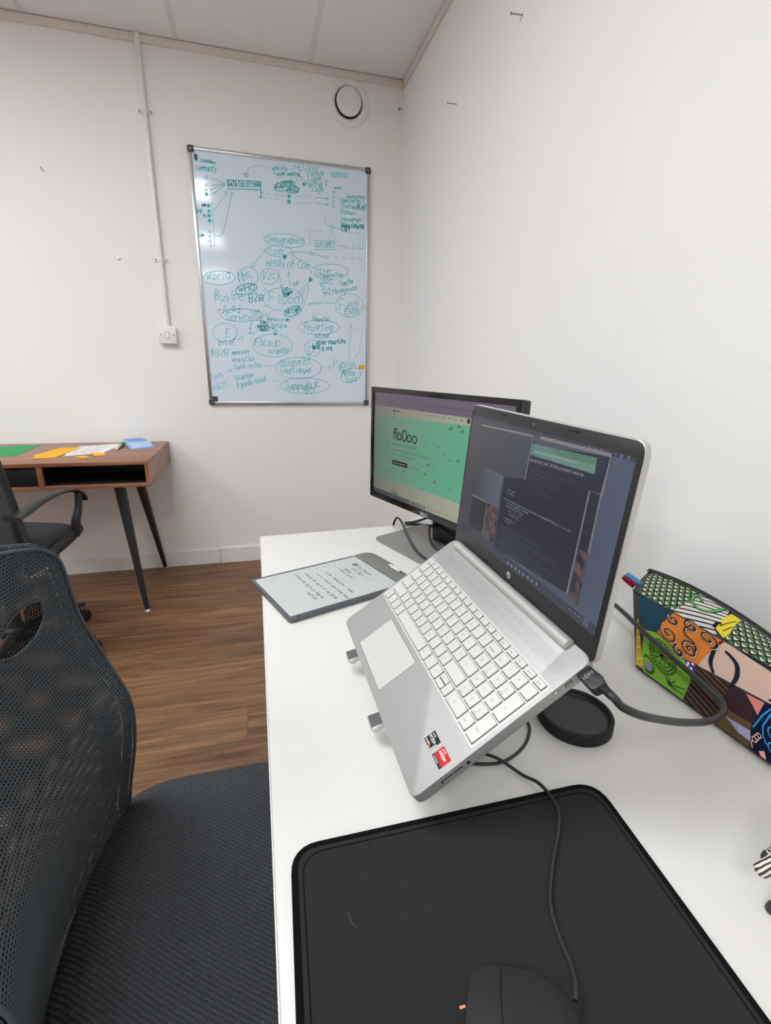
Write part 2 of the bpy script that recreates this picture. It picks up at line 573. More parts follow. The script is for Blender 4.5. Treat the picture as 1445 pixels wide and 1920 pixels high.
# ------------------------------------------------------------------ back wall fittings
c = thing('conduit', 'white round cable conduit running down the wall to the light switch', 'conduit', (-1.24, -.02, 1.335))
tube('pipe', [(-1.2405, -.013, RH-.002), (-1.2395, -.013, 1.8), (-1.239, -.013, 1.337)], .0105, M['plastic'], c, 14)
for z in (2.262, 1.646):
    T = at(-1.2395, -.001, z)
    saddle = [(-.032+.0, 0)]
    v1 = box_vf((-.034, -.004, -.009), (-.010, 0, .009)); v2 = box_vf((.010, -.004, -.009), (.034, 0, .009))
    arc = [(math.cos(math.pi*i/10)*.0135, -.0125-.0*i-math.sin(math.pi*i/10)*.0135) for i in range(11)]
    arc = [(.0135, -.002)]+arc+[(-.0135, -.002)]
    V = []; F = []
    for ax, ay in arc: V += [(ax, ay, -.008), (ax, ay, .008)]
    for i in range(len(arc)-1): F.append((2*i, 2*i+1, 2*i+3, 2*i+2))
    V2, F2 = join_vf([v1, v2, (V, F)])
    s = fix(obj('saddle_clip', [T(p) for p in V2], F2, M['plastic'], c))
    for dx in (-.024, .024):
        V, F = lathe_vf([(.0045, 0), (.004, .0018), (.002, .0022)], 10)
        obj('clip_screw', [(-1.2395+dx+p[0], -.005-p[2], z+p[1]) for p in V], F, M['screw'], s, True)
sw = thing('light_switch', 'white square single-rocker light switch on the back wall under the conduit', 'light switch', (-1.2435, 0, 1.294))
zc, xc = 1.294, -1.2435
box('back_box', (xc-.041, -.026, zc-.041), (xc+.041, 0, zc+.041), M['plastic'], sw, .003)
box('face_plate', (xc-.043, -.034, zc-.043), (xc+.043, -.0262, zc+.043), M['plastic'], sw, .0028, seg=3)
V = [(xc-.0075, -.0345, zc-.015), (xc+.0075, -.0345, zc-.015), (xc+.0075, -.0385, zc-.0145), (xc-.0075, -.0385, zc-.0145),
     (xc-.0075, -.0345, zc+.015), (xc+.0075, -.0345, zc+.015)]
rk = fix(obj('rocker', V, [(0, 1, 2, 3), (3, 2, 5, 4), (0, 3, 4), (1, 5, 2), (0, 4, 5, 1)], M['plastic'], sw))
v, f = box_vf((xc-.009, -.0343, zc-.0165), (xc+.009, -.0338, zc+.0165)); obj('rocker_gap', v, f, M['keyside'], sw)
for dx in (-.0302, .0302):
    V, F = lathe_vf([(.0034, 0), (.0034, .0012), (.0012, .0004)], 12)
    obj('plate_screw', [(xc+dx+p[0], -.034-p[2], zc+p[1]) for p in V], F, M['screw'], sw, True)

vt = thing('air_vent', 'round white extractor vent valve with a dark gap near the ceiling', 'vent', (-.289, 0, 2.421))
TV = lambda p: (-.289+p[0], -p[2], 2.421+p[1])
lathe('flange', [(.104, 0), (.1035, .006), (.098, .010), (.088, .012), (.078, .011), (.072, .006), (.068, .0005)], M['plastic'], vt, TV, 48)
lathe('throat', [(.0715, .0006), (.0705, .0012)], M['dark'], vt, TV, 40)
lathe('disc', [(.052, .002), (.0605, .006), (.063, .013), (.062, .017), (.058, .019), (.04, .0205), (.01, .021)], M['plastic'], vt, TV, 48)

def nail(name, tip, d, L, r, label):
    """nail whose point is in the wall"""
    d = Vector(d).normalized(); u = d.orthogonal().normalized(); v_ = d.cross(u)
    T = frameT(tip, u, v_, d)
    th = thing(name, label, 'nail', tip, group='nails left in the walls')
    lathe('shank', [(r, 0), (r, L)], M['screw'], th, T, 8)
    lathe('head', [(r*2.2, L), (r*2.4, L+r*.5), (r*2.2, L+r)], M['screw'], th, T, 10)
nail('wall_nail', (-.0005, -1.235, 2.162), (-1, .15, .02), .035, .0019, 'thin steel nail sticking out of the right wall, higher and nearer one')
nail('wall_nail', (-.0005, -.742, 2.148), (-1, .1, .02), .035, .0019, 'thin steel nail sticking out of the right wall, lower one nearer the corner')
nail('wall_nail', (-1.694, -.0005, 1.980), (-.35, -1, .4), .02, .0016, 'small bent nail in the back wall left of the conduit, upper one')
nail('wall_nail', (-1.433, -.0005, 1.643), (.1, -1, .1), .004, .003, 'flat nail head in the back wall just left of the conduit')
nail('wall_nail', (-.025, -.0005, 2.428), (.1, -1, .1), .004, .0028, 'tiny dark nail head between the round vent and the corner')

# ------------------------------------------------------------------ whiteboard
WX0, WX1, WZ0, WZ1 = -1.068, -.177, .941, 2.147
wb = thing('whiteboard', 'tall whiteboard with aluminium frame covered in teal handwriting', 'whiteboard', ((WX0+WX1)/2, 0, WZ0))
box('panel', (WX0+.004, -.014, WZ0+.004), (WX1-.004, -.002, WZ1-.004), M['wboard'], wb)
fr = .017
rail = [(WX0+fr, WZ1-fr, WX1-fr, WZ1), (WX0+fr, WZ0, WX1-fr, WZ0+fr), (WX0, WZ0+fr, WX0+fr, WZ1-fr), (WX1-fr, WZ0+fr, WX1, WZ1-fr)]
for a, b, c_, d in rail:
    r_ = box('frame_rail', (a, -.018, b), (c_, 0, d), M['alu'], wb, .003)
    ins = .0045
    if c_-a > d-b: box('rail_lip', (a, -.0186, b+ins), (c_, -.0178, b+ins+.002), M['screw'], r_)
    else: box('rail_lip', (a+ins, -.0186, b), (a+ins+.002, -.0178, d), M['screw'], r_)
for x, z in ((WX0, WZ0), (WX1, WZ0), (WX0, WZ1), (WX1, WZ1)):
    sx = 1 if x == WX0 else -1; sz = 1 if z == WZ0 else -1
    pl = round_poly([(-.002, -.002), (.026, -.002), (.026, .026), (-.002, .026)], [.009, 0, .004, 0])
    k = prism('corner_cap', [(x+sx*p[0], z+sz*p[1]) for p in pl], 0, .021, M['corner'], wb, .0015, lambda p: (p[0], -p[2], p[1]))
    V, F = lathe_vf([(.0045, 0), (.004, .0012)], 10)
    obj('cap_screw', [(x+sx*.012+p[0], -.0212-p[2], z+sz*.012+p[1]) for p in V], F, M['screw'], k)
TB = frameT((WX0, -.0142, WZ0), (.001, 0, 0), (0, 0, .001), (0, -1, 0))      # board millimetres
WB_TEXT = """Consumers;55,1148;125,1142;15;0
Community;29,1109;126,1110;22;0
DATA COLLECTION;174,1055;328,1067;20;1
Website;389,1144;468,1151;22;0
+ social media;395,1125;506,1134;15;0
EUser.;519,1156;639,1164;30;0
Visitor;560,1136;653,1147;20;0
Login;566,1117;638,1122;20;0
Partner F;551,1089;674,1102;23;0
Login;586,1073;648,1076;19;0
ACADEMIA;401,1065;494,1092;21;1
AND;464,1061;515,1064;17;1
SERVICE;686,1147;774,1153;19;0
NOW.;702,1094;744,1097;11;0
Awareness;766,1058;872,1068;17;0
Newsletter;740,1038;842,1045;17;0
Profiling;741,1011;819,1016;19;0
PLAY;824,1015;870,1017;20;1
Connect;740,983;819,988;19;0
Newsgraph;741,951;846,958;18;0
Alpha Coaching;739,924;860,928;19;1
CBT;739,907;789,910;16;1
OUTCOMES;599,818;702,821;23;0
Demographics;352,823;536,827;31;0
Com.;354,763;448,769;33;0
needs of Com;339,713;566,710;35;0
PR;44,956;63,957;9;1
BMP;14,924;47,927;16;0
TEL;44,912;64,912;10;0
Com;13,822;43,823;16;0
World;36,627;158,638;41;0
NHS;202,626;268,648;42;0
B2C;319,644;390,652;34;0
WHO;195,574;279,596;29;1
Busine;68,530;218,534;46;0
B2B;241,535;319,539;33;1
Flooo;342,533;512,537;48;0
B2D;420,579;458,592;21;1
France;427,564;473,591;14;1
Fair;481,619;510,642;15;0
Other;596,681;688,697;33;0
Communities;618,672;749,688;20;0
BWC;618,634;695,642;29;0
AA;628,608;683,614;21;0
Together;730,638;804,657;23;0
Mrs Menopause.;636,580;834,625;23;0
Fundi.;725,520;849,529;45;0
Exter;756,491;845,506;29;0
Acad;108,474;196,480;36;0
con;243,473;297,475;23;0
ServiceNA;115,435;310,440;33;0
Out Light;429,478;511,504;21;1
measure;332,441;441,446;21;0
Victoria;349,406;436,413;24;0
£1;229,376;289,385;41;0
Trial;291,425;327,430;17;1
Annual;279,406;336,412;18;1
Report;289,389;340,394;17;1
£;108,347;142,351;50;0
inter;67,307;168,324;32;0
EAcado;259,309;394,316;43;0
Volunteer;329,271;446,285;29;0
financial;571,448;673,455;26;0
Reporting;527,398;688,407;37;0
Outcome;581,363;668,369;25;0
other charities;592,330;760,342;22;1
D;547,280;579,284;45;0
data;571,303;611,312;25;1
& mq;623,297;683,306;22;1
#B2B;22,256;123,261;36;0
measure;138,266;231,275;20;0
analytics;135,226;254,236;24;0
Data collec;142,189;290,203;25;0
Unis;31,129;86,155;29;0
+B2C;25,69;120,107;39;0
Volunteer;143,126;250,154;26;0
3 grands, notref;152,89;313,132;25;0
Goldsmith.;385,209;573,220;37;0
Court Hound.;392,171;568,178;33;0
Demographic;415,83;562,84;40;0
UK;564,86;611,100;37;0
BCI;525,64;582,69;29;0
Publish;686,207;821,205;37;0
new;722,184;780,189;22;0
Media;734,157;817,166;31;0
Sofa;763,118;830,138;30;0"""
WB_RING = """73,1083,6,1,0,-5
70,1049,5,0,0,-5
69,1028,6,1,-1,-5
448,1083,52,15,4,-20;1
488,1071,31,3,-1,-16;1
697,1079,7,0,0,-6
696,1058,6,1,0,-5
695,1037,7,1,0,-6
695,1017,7,0,0,-6
438,836,104,-2,-5,-32
404,787,65,5,-2,-27
71,849,6,0,0,-5
70,827,5,0,-1,-5
69,805,6,0,0,-5
70,786,5,0,-1,-5
162,1027,7,1,0,-5
187,1026,6,1,0,-5
848,1027,28,3,0,-18
99,639,78,5,-3,-33
243,654,50,3,-3,-46
351,661,47,3,-2,-39
230,594,54,16,5,-24;1
419,555,105,5,-2,-56
672,705,101,6,0,-37
780,541,79,3,0,-60
466,497,45,18,7,-21;1
108,375,62,2,-4,-48
352,317,106,3,-2,-59
608,420,114,5,-1,-38
568,308,43,1,-2,-45
490,201,127,2,-2,-58
523,105,141,1,-2,-44
788,167,59,21,13,-33
202,465,110,4,-2,-32"""
WB_DOT = "69,1011,7 468,1040,9 467,1016,10 74,962,8 74,939,7 73,919,8 74,896,8 327,1022,5 435,760,9 544,1100,7 332,1041,3 567,660,11 369,381,5 438,453,7"
WB_LINE = """97,1080 139,1073
95,1050 160,1065
87,1030 159,1062
91,1010 159,1057
142,1071 159,1063 143,1051
169,1082 331,1091 331,1056 169,1043 169,1082;1
295,1050 312,1048
331,1091 329,1021;1
332,1041 346,1041
356,1040 377,1041
391,1040 411,1040
422,1040 443,1039
341,1024 355,1023
369,1023 386,1022
400,1021 421,1020
368,1148 348,1156 318,1157 291,1150 273,1134 264,1106
252,1115 278,1117 265,1102 252,1115;1
483,1157 510,1178
494,1175 510,1178 505,1163
521,1141 498,1096
521,1141 544,1100
505,1149 521,1141 530,1131;1
506,1132 521,1142 526,1148;1
503,1037 513,1050 519,1039 528,1050 539,1038 550,1051 560,1042 570,1055 579,1044
502,1010 513,1021 522,1013 531,1021 542,1013 553,1023 563,1017 578,1026
597,1048 672,1048
659,1054 672,1048 657,1041
603,1021 672,1021
658,1026 672,1021 657,1015
731,1055 734,902
740,1059 731,1056
857,1067 858,1048
858,1008 858,962 850,959
854,948 854,922 816,919
651,958 648,938 657,925 694,919 732,912
679,933 678,878
688,933 690,879
670,882 672,857 684,852 697,859 701,877
556,892 564,890
575,894 597,894
612,894 634,894
739,902 762,902
777,901 800,901
816,901 839,900
850,900 862,899
568,882 568,862
568,849 569,826
569,803 569,779
568,777 594,777
609,777 632,777
651,777 673,777
692,777 715,777
738,777 761,776
785,777 808,777
831,777 855,777
870,893 870,872
870,855 870,835
870,814 870,787
592,849 714,852 709,813 591,806 592,849
716,834 768,831
754,840 769,831 752,821
777,825 855,828
799,857 799,812
808,827 809,841 825,840 825,826
835,827 837,877 856,876 855,828
336,786 263,699
318,781 338,788 334,769
263,725 261,697 289,710
596,717 468,772
468,759 467,773 494,773
662,765 602,785 535,790 476,783
483,779 467,782 487,790
433,720 435,762
424,749 435,765 446,752
88,974 89,879
90,866 89,781
162,1021 132,987 99,944
187,1023 162,934 140,864 124,837 110,831 94,836
328,850 335,835 342,848
400,701 412,613
404,624 412,611 420,627
455,618 452,691
442,663 452,693 461,667
313,621 329,592
315,591 331,590 330,609
311,518 344,516
365,500 326,466
329,481 324,465 345,466
567,660 487,581
567,657 502,566
502,584 500,565 525,578
559,635 535,547 511,496 472,466 430,449
550,537 627,553
550,535 705,551
627,521 638,520
169,340 197,354
181,362 199,355 189,335
91,170 129,183
119,194 130,183 121,170
121,179 114,181
627,205 673,208
657,221 674,209 661,192
774,268 791,446
766,393 791,448 807,398
815,269 835,300 849,392
298,208 347,213 378,223
336,128 374,134
386,390 357,404 338,414;1
369,386 359,386 349,403
366,368 370,397 357,411
359,382 368,367 380,383;1
230,378 263,382
72,476 73,486 97,488
78,470 91,491
830,179 851,182 841,158"""

light, heavy = [], []
for l in WB_TEXT.split('\n'):
    s, a, b, h, wt = l.split(';'); a = [float(q) for q in a.split(',')]; b = [float(q) for q in b.split(',')]
    L = math.hypot(b[0]-a[0], b[1]-a[1])
    put_text(heavy if wt == '1' else light, s, a[0], a[1], float(h), TB, .0003, 4.2 if wt == '1' else 3.1, L, math.atan2(b[1]-a[1], b[0]-a[0]), 3, .46, .14)
def rough(L, n=3): return catmull([(p[0], p[1], 0) for p in L], n)
for l in WB_RING.split('\n'):
    hv = l.endswith(';1'); q = [float(a) for a in l.replace(';1', '').split(',')]
    V, F = ribbon_vf([ellipse2(*q)], 3.8 if hv else 2.7); (heavy if hv else light).append(place2(V, F, TB, .0004 if hv else .0003))
for l in WB_LINE.split('\n'):
    hv = l.endswith(';1'); p = [tuple(float(a) for a in q.split(',')) for q in l.replace(';1', '').split()]
    if len(p) > 4 and not hv and p[0] != p[-1] and not (len(p) == 9): p = [(v.x, v.y) for v in rough(p)]
    V, F = ribbon_vf([p], 3.6 if hv else 2.3); (heavy if hv else light).append(place2(V, F, TB, .0005))
for d in WB_DOT.split():
    x, y, r = (float(a) for a in d.split(',')); V, F = disc_vf(x, y, r); heavy.append(place2(V, F, TB, .0005))
tag(obj('marker_writing', *join_vf(light), M['ink'], wb), 'thin teal marker handwriting and diagrams', kind='stuff')
tag(obj('marker_writing', *join_vf(heavy), M['ink2'], wb), 'bolder teal marker words, dots and arrows', kind='stuff')
box('square_sticker', (WX0+.017, -.0146, WZ0+.016), (WX0+.045, -.014, WZ0+.045), M['corner'], wb)
mg = lathe('board_magnet', [(.011, 0), (.0115, .004), (.010, .006), (.006, .0065)], M['corner'], None, lambda p: (WX0+.033+p[0]*.62, -.0145-p[2], WZ0+1.161+p[1]*1.25), 20)
tag(mg, 'small dark oval magnet at the top left corner of the whiteboard', 'magnet')
V = [TB((832, 201, .0006)), TB((866, 202, .0006)), TB((866, 225, .0035)), TB((833, 224, .0035))]
V += [(p[0], p[1]-.0003, p[2]) for p in V]
sn = fix(obj('sticky_note', V, [(0, 1, 2, 3), (7, 6, 5, 4), (0, 4, 5, 1), (1, 5, 6, 2), (2, 6, 7, 3), (3, 7, 4, 0)], M['orange']))
tag(sn, 'small orange sticky note at the lower right of the whiteboard', 'sticky note')

# ================================================================== the walnut desk at the back wall
DX0, DX1, DY0, DY1, DZ0, DZ1 = -2.42, -1.300, -.570, -.004, .627, .743
dk = thing('wooden_desk', 'walnut desk with open cubby and black tapered legs against the back wall', 'desk', ((DX0+DX1)/2, -.29, 0))
th_ = .016
box('desk_top', (DX0, DY0, DZ1-th_), (DX1, DY1, DZ1), M['walnut'], dk, .0012)
box('bottom_panel', (DX0, DY0, DZ0), (DX1, DY1, DZ0+th_), M['walnut'], dk, .0012)
box('side_panel', (DX1-th_, DY0+.0004, DZ0+th_), (DX1, DY1, DZ1-th_), M['walnut'], dk)
box('side_panel', (DX0, DY0+.0004, DZ0+th_), (DX0+th_, DY1, DZ1-th_), M['walnut'], dk)
box('divider', (-1.735, DY0+.0006, DZ0+th_), (-1.715, DY1, DZ1-th_), M['walnut'], dk)
for nm_, a_, b_ in (('cubby_shade_sheet', (-1.7148, -.555, DZ0+th_), (DX1-th_-.0002, -.32, DZ0+th_+.0015)), ('cubby_shade_sheet', (-1.7148, -.555, DZ0+th_+.0016), (-1.7135, -.32, DZ1-th_)), ('cubby_shade_sheet', (DX1-th_-.0015, -.555, DZ0+th_+.0016), (DX1-th_-.0002, -.32, DZ1-th_))):  # thin black sheets stand in for the shade inside the cubby
    v, f = box_vf(a_, b_); obj(nm_, v, f, M['walnut_dark'], dk)
box('cubby_back', (-1.715, -.32, DZ0+th_), (DX1-th_, -.31, DZ1-th_), M['walnut_dark'], dk)
box('drawer_front', (DX0+th_+.002, DY0+.008, DZ0+th_+.002), (-1.738, DY0+.026, DZ1-th_-.002), M['walnut_dark'], dk, .001)
for sx, x_t, x_b in ((1, -1.452, -1.389), (-1, -2.268, -2.331)):
    for y_t, y_b in ((-.475, -.552), (-.14, -.028)):
        leg = tube('leg', [(x_t, y_t, DZ0-.006), (x_b+(x_t-x_b)*.012/.62, y_b+(y_t-y_b)*.012/.62, .013)], lambda s: .026-.0155*s, M['blackmetal'], dk, 16)
        lathe('leg_foot', [(.014, 0), (.0145, .005), (.011, .009), (.006, .0135)], M['chrome'], leg, at(x_b, y_b, 0), 16)
        v, f = box_vf((x_t-.05, y_t-.035, DZ0-.006), (x_t+.05, y_t+.035, DZ0-.0002)); obj('mounting_plate', v, f, M['blackmetal'], leg)

# ------------------------------------------------------------------ papers on the walnut desk
PZ = DZ1+.0002
def sheet(name, poly, m, label, cat, z=PZ, t=.0005, group=None, curl=0):
    o = prism(name, poly, z, z+t, m)
    BASE[o.name] = Matrix.Identity(4)
    return tag(o, label, cat, group)
sheet('green_sheet', [(-2.10, -.10), (-1.892, -.062), (-1.882, -.366), (-2.11, -.376)], M['green'], 'green paper sheet at the left end of the walnut desk', 'paper', t=.001)
o1 = sheet('paper_sheet', [(-1.705, -.356), (-1.712, -.16), (-1.52, -.05), (-1.535, -.262)], M['paper'], 'white printed sheet lower in the pile on the walnut desk', 'paper', group='printed sheets on the walnut desk')
o2 = sheet('paper_sheet', [(-1.681, -.405), (-1.700, -.13), (-1.507, -.075), (-1.538, -.352)], M['paper'], 'white printed sheet with dark text lines on top of the pile', 'paper', z=PZ+.0006, group='printed sheets on the walnut desk')
TP = frameT((-1.681, -.405, PZ+.0011), (.97, .24, 0), (-.05, 1, 0), (0, 0, 1))
pr = []
random.seed(3)
for r_ in range(13):
    x = .012
    while x < .125:
        w = random.uniform(.006, .03)
        V, F = ribbon_vf([[(x, .03+r_*.017), (x+w, .03+r_*.017)]], .006 if r_ in (3, 6) else .0022)
        pr.append(place2(V, F, TP, .0001)); x += w+random.uniform(.004, .02)
obj('printed_text', *join_vf(pr), M['print_'], o2)
sheet('orange_sheet', [(-1.809, -.380), (-1.770, -.170), (-1.68, -.17), (-1.682, -.24), (-1.704, -.452), (-1.785, -.452), (-1.800, -.44), (-1.788, -.415)], M['orange'], 'large orange card sheet with notched end beside the printed sheets', 'card', z=PZ+.0012, t=.0012)
sheet('orange_note', [(-1.593, -.344), (-1.53, -.344), (-1.508, -.415), (-1.55, -.43), (-1.56, -.40)], M['orange'], 'orange note scrap lying on the corner of the printed sheet', 'sticky note', z=PZ+.0013, t=.001, group='orange note scraps on the walnut desk')
sheet('orange_note', [(-1.63, -.43), (-1.60, -.418), (-1.578, -.430), (-1.558, -.462), (-1.583, -.478), (-1.60, -.462)], M['orange'], 'orange note scrap nearest the front edge of the walnut desk', 'sticky note', z=PZ+.0013, t=.001, group='orange note scraps on the walnut desk')
# marker pen
a, b = Vector((-1.497, -.262, PZ+.0092)), Vector((-1.500, -.120, PZ+.0092))
pn = thing('marker_pen', 'white marker pen with green band beside the blue leaflet', 'pen', a)
tube('barrel', [a, a.lerp(b, .62)], .0085, M['plastic'], pn, 16)
tube('cap', [a.lerp(b, .622), a.lerp(b, 1)], .0092, M['green'], pn, 16)
tube('colour_band', [a.lerp(b, .40), a.lerp(b, .5)], .0089, M['green'], pn, 16)
tube('end_plug', [a+Vector((0, -.004, 0)), a], .006, M['plastic'], pn, 12)
# leaflet: a folded blue booklet, half open
bk = thing('blue_leaflet', 'pale blue folded leaflet lying half open on the walnut desk', 'leaflet', (-1.42, -.12, PZ))
def fold(name, quad, m):
    V = [tuple(q) for q in quad]; V += [(x, y, z-.0008) for x, y, z in V]
    return fix(obj(name, V, [(0, 1, 2, 3), (7, 6, 5, 4), (0, 4, 5, 1), (1, 5, 6, 2), (2, 6, 7, 3), (3, 7, 4, 0)], m, bk))
z = PZ+.001
fold('cover', [(-1.435, -.262, z), (-1.335, -.205, z), (-1.372, -.105, z+.016), (-1.487, -.13, z+.012)], M['blue'])
bp_ = fold('back_page', [(-1.487, -.13, z+.012), (-1.372, -.105, z+.016), (-1.43, -.03, z+.024), (-1.520, -.04, z+.018)], M['blue'])
fold('inner_page', [(-1.425, -.246, z+.003), (-1.345, -.20, z+.004), (-1.376, -.108, z+.0175), (-1.48, -.13, z+.014)], mat('leaflet_inside', (176, 202, 232), .6))
TL = frameT((-1.515, -.045, z+.0196), (.98, .1, .06), (.25, -.95, -.06), (0, 0, 1))
pr = []
for r_ in range(4):
    for q in range(4):
        V, F = disc_vf(.012+q*.022+.006*r_, .012+.018*r_, .0055, 8); pr.append(place2(V, F, TL, .0016))
obj('leaflet_print', *join_vf(pr), mat('leaflet_ink', (88, 130, 196), .6), bk)
sheet('beige_card', [(-1.440, .0-.012, ), (-1.405, -.02), (-1.375, -.085), (-1.42, -.09)], M['beige'], 'small beige card tucked behind the blue leaflet', 'card', t=.0008)

# ================================================================== office chairs
def star_base(th, cx, cy, rz, col_top, m, leg_r=.29):
    tube('gas_column', [(cx, cy, .085), (cx, cy, col_top)], lambda s: .028 if s < .55 else .015, M['blackmetal'], th, 16)
    lathe('hub', [(.045, .075), (.048, .085), (.046, .125), (.032, .135)], m, th, at(cx, cy, 0), 24)
    for i in range(5):
        a = rz+2*math.pi*i/5; d = Vector((math.cos(a), math.sin(a), 0)); s = Vector((-d.y, d.x, 0))
        p0 = Vector((cx, cy, .105)); p1 = p0+d*leg_r+Vector((0, 0, -.03))
        V, F = tube_vf([p0+d*.03, p0+d*leg_r*.5+Vector((0, 0, .0)), p1], lambda q: (.024-.008*q, .017-.006*q), 10)
        lg = fix(obj('base_leg', V, F, m, th), 60)
        wc = p1+Vector((0, 0, -.045)); wc.z = .026
        for sd in (-1, 1):
            o_ = wc+s*sd*.012-d*.012
            V, F = lathe_vf([(.018, 0), (.0255, .004), (.0255, .016), (.02, .02)], 18)
            T = frameT(o_-s*sd*.001, d, Vector((0, 0, 1)), s*sd)
            fix(obj('caster_wheel', [T(v) for v in V], F, M['rubber'], lg), 40)
        tube('caster_stem', [p1, wc+Vector((0, 0, .004))-d*.006], .007, M['chrome'], lg, 8)

# ---- chair at the walnut desk, turned towards the room corner
FD = Vector((.27, .963, 0)).normalized(); FS = Vector((FD.y, -FD.x, 0))    # facing, and its right-hand side
FC = Vector((-1.814, -.819, 0))                                         # under the seat centre
fc = thing('office_chair', 'black office chair with loop armrests at the walnut desk', 'chair', FC, group='office chairs')
TF = frameT(FC, FS, FD, (0, 0, 1))                                        # (right, forward, up)
def cushion(name, w, d, z0, z1, rad, T, m, parent, dish=.0, n=8):
    poly = round_poly([(-w, -d), (w, -d), (w, d), (-w, d)], rad, n)
    bm = bmesh.new()
    rings = []
    H = z1-z0
    for ins, z in ((.03, z0), (.006, z0+.012), (0, z0+H*.45), (.004, z1-.02), (.014, z1-.008), (.03, z1-.001), (.07, z1), (.14, z1-dish*.6), (.2, z1-dish)):
        k = 1-ins/min(w, d)
        rings.append([bm.verts.new((x*k, y*k, z)) for x, y in poly])
    N = len(poly)
    bm.faces.new(rings[0][::-1])
    for a, b in zip(rings, rings[1:]):
        for i in range(N): bm.faces.new((a[i], a[(i+1) % N], b[(i+1) % N], b[i]))
    bm.faces.new(rings[-1])
    bm.verts.index_update()
    V = [T(tuple(v.co)) for v in bm.verts]; F = [[v.index for v in f.verts] for f in bm.faces]; bm.free()
    return fix(obj(name, V, F, m, parent), 60)
cushion('seat', .215, .185, .462, .515, .09, lambda p: TF((p[0], p[1]+.02, p[2])), M['fabric'], fc, .012)
box('seat_pan', (-.18, -.14, .442), (.18, .17, .4615), M['black'], fc, .006, TF)
box('tilt_mechanism', (-.07, -.12, .38), (.07, .1, .4418), M['blackmetal'], fc, .01, TF)
star_base(fc, FC.x, FC.y, 1.02, .385, M['black'], .302)
# back: curved padded mesh panel in a plastic frame
def back_grid(xf, yf, zs, us, off):
    V = []
    for z in zs:
        for u in us: V.append(TF((u*xf(z), yf(u, z)+off, z)))
    return V
zs = [.50+.032*i for i in range(17)]; us = [-1+.2*i for i in range(11)]
hw = lambda z: .232-.12*(z-.5)-.05*max(0, (z-.85)/.16)**2
yf = lambda u, z: -.178+.05*u*u-.05*(z-.5)+.012*math.sin((z-.5)*6)
nu = len(us)
Fg = [(i*nu+j, i*nu+j+1, (i+1)*nu+j+1, (i+1)*nu+j) for i in range(len(zs)-1) for j in range(nu-1)]
V1, V2 = back_grid(hw, yf, zs, us, .0), back_grid(hw, yf, zs, us, -.02)
nV = len(V1); rim = []
edge = [j for j in range(nu)]+[i*nu+nu-1 for i in range(1, len(zs))]+[(len(zs)-1)*nu+j for j in range(nu-2, -1, -1)]+[i*nu for i in range(len(zs)-2, 0, -1)]
Fr = [(edge[i], edge[(i+1) % len(edge)], edge[(i+1) % len(edge)]+nV, edge[i]+nV) for i in range(len(edge))]
fix(obj('backrest', V1+V2, Fg+[tuple(q+nV for q in f[::-1]) for f in Fg]+Fr, M['fabric'], fc), 50)
ed = [Vector(V1[e]).lerp(Vector(V2[e]), .5) for e in edge]
V, F = tube_vf(ed, .0125, 8, True); fix(obj('back_frame', V, F, M['black'], fc), 60)
tube('back_support', [TF((0, -.10, .41)), TF((0, -.20, .42)), TF((0, -.225, .5)), TF((0, -.232, .72))], .017, M['black'], fc, 10, 6)
for s in (1, -1):
    ar = []
    # arm pad: a flat bowed strip; rear post and front post down to the seat bracket
    pad_pts = [TF((s*.247, -.200, .655)), TF((s*.248, -.15, .660)), TF((s*.248, -.06, .678)), TF((s*.247, .04, .684)), TF((s*.247, .12, .672)), TF((s*.247, .165, .648)), TF((s*.246, .19, .617))]
    V, F = tube_vf(catmull(pad_pts, 6), lambda q: (.033-.020*q, .0085), 12)
    arm = fix(obj('armrest', V, F, M['black'], fc), 60)
    V, F = tube_vf(catmull([TF((s*.246, .150, .652)), TF((s*.247, .140, .60)), TF((s*.243, .115, .545)), TF((s*.234, .110, .49))], 6), lambda q: (.012+.008*q, .015), 10)
    fix(obj('arm_post', V, F, M['black'], arm), 60)
    V, F = tube_vf(catmull([TF((s*.246, -.185, .652)), TF((s*.245, -.175, .58)), TF((s*.238, -.14, .47))], 6), lambda q: (.013, .026), 10)
    fix(obj('arm_post', V, F, M['black'], arm), 60)
    V, F = tube_vf([TF((s*.236, -.17, .452)), TF((s*.238, -.1, .456)), TF((s*.236, .08, .488)), TF((s*.232, .152, .506))], lambda q: (.010, .022), 10)
    fix(obj('seat_bracket', V, F, M['black'], arm), 60)
    for yy, zz in ((-.178, .60), (-.15, .50), (.10, .49)):
        V, F = lathe_vf([(.006, 0), (.005, .004)], 8)
        T = frameT(TF((s*.253, yy, zz)), FD, (0, 0, 1), FS*s); fix(obj('bolt', [T(v) for v in V], F, M['dark'], arm))

# ---- near chair, pushed up to the white desk, facing +x
NC = Vector((-.8234-.02, -2.36, 0))
nc = thing('office_chair', 'black mesh-back office chair with torn slot in its back, pushed to the white desk', 'chair', NC, group='office chairs')
TN = at(NC.x, NC.y, 0)
cushion('seat', .255, .245, .425, .488, .11, TN, M['fabric'], nc, .01)
box('seat_pan', (-.2, -.2, .405), (.2, .2, .4245), M['black'], nc, .006, TN)
box('tilt_mechanism', (-.12, -.07, .35), (.1, .07, .4048), M['blackmetal'], nc, .01, TN)
star_base(nc, NC.x, NC.y, .9, .355, M['black'])
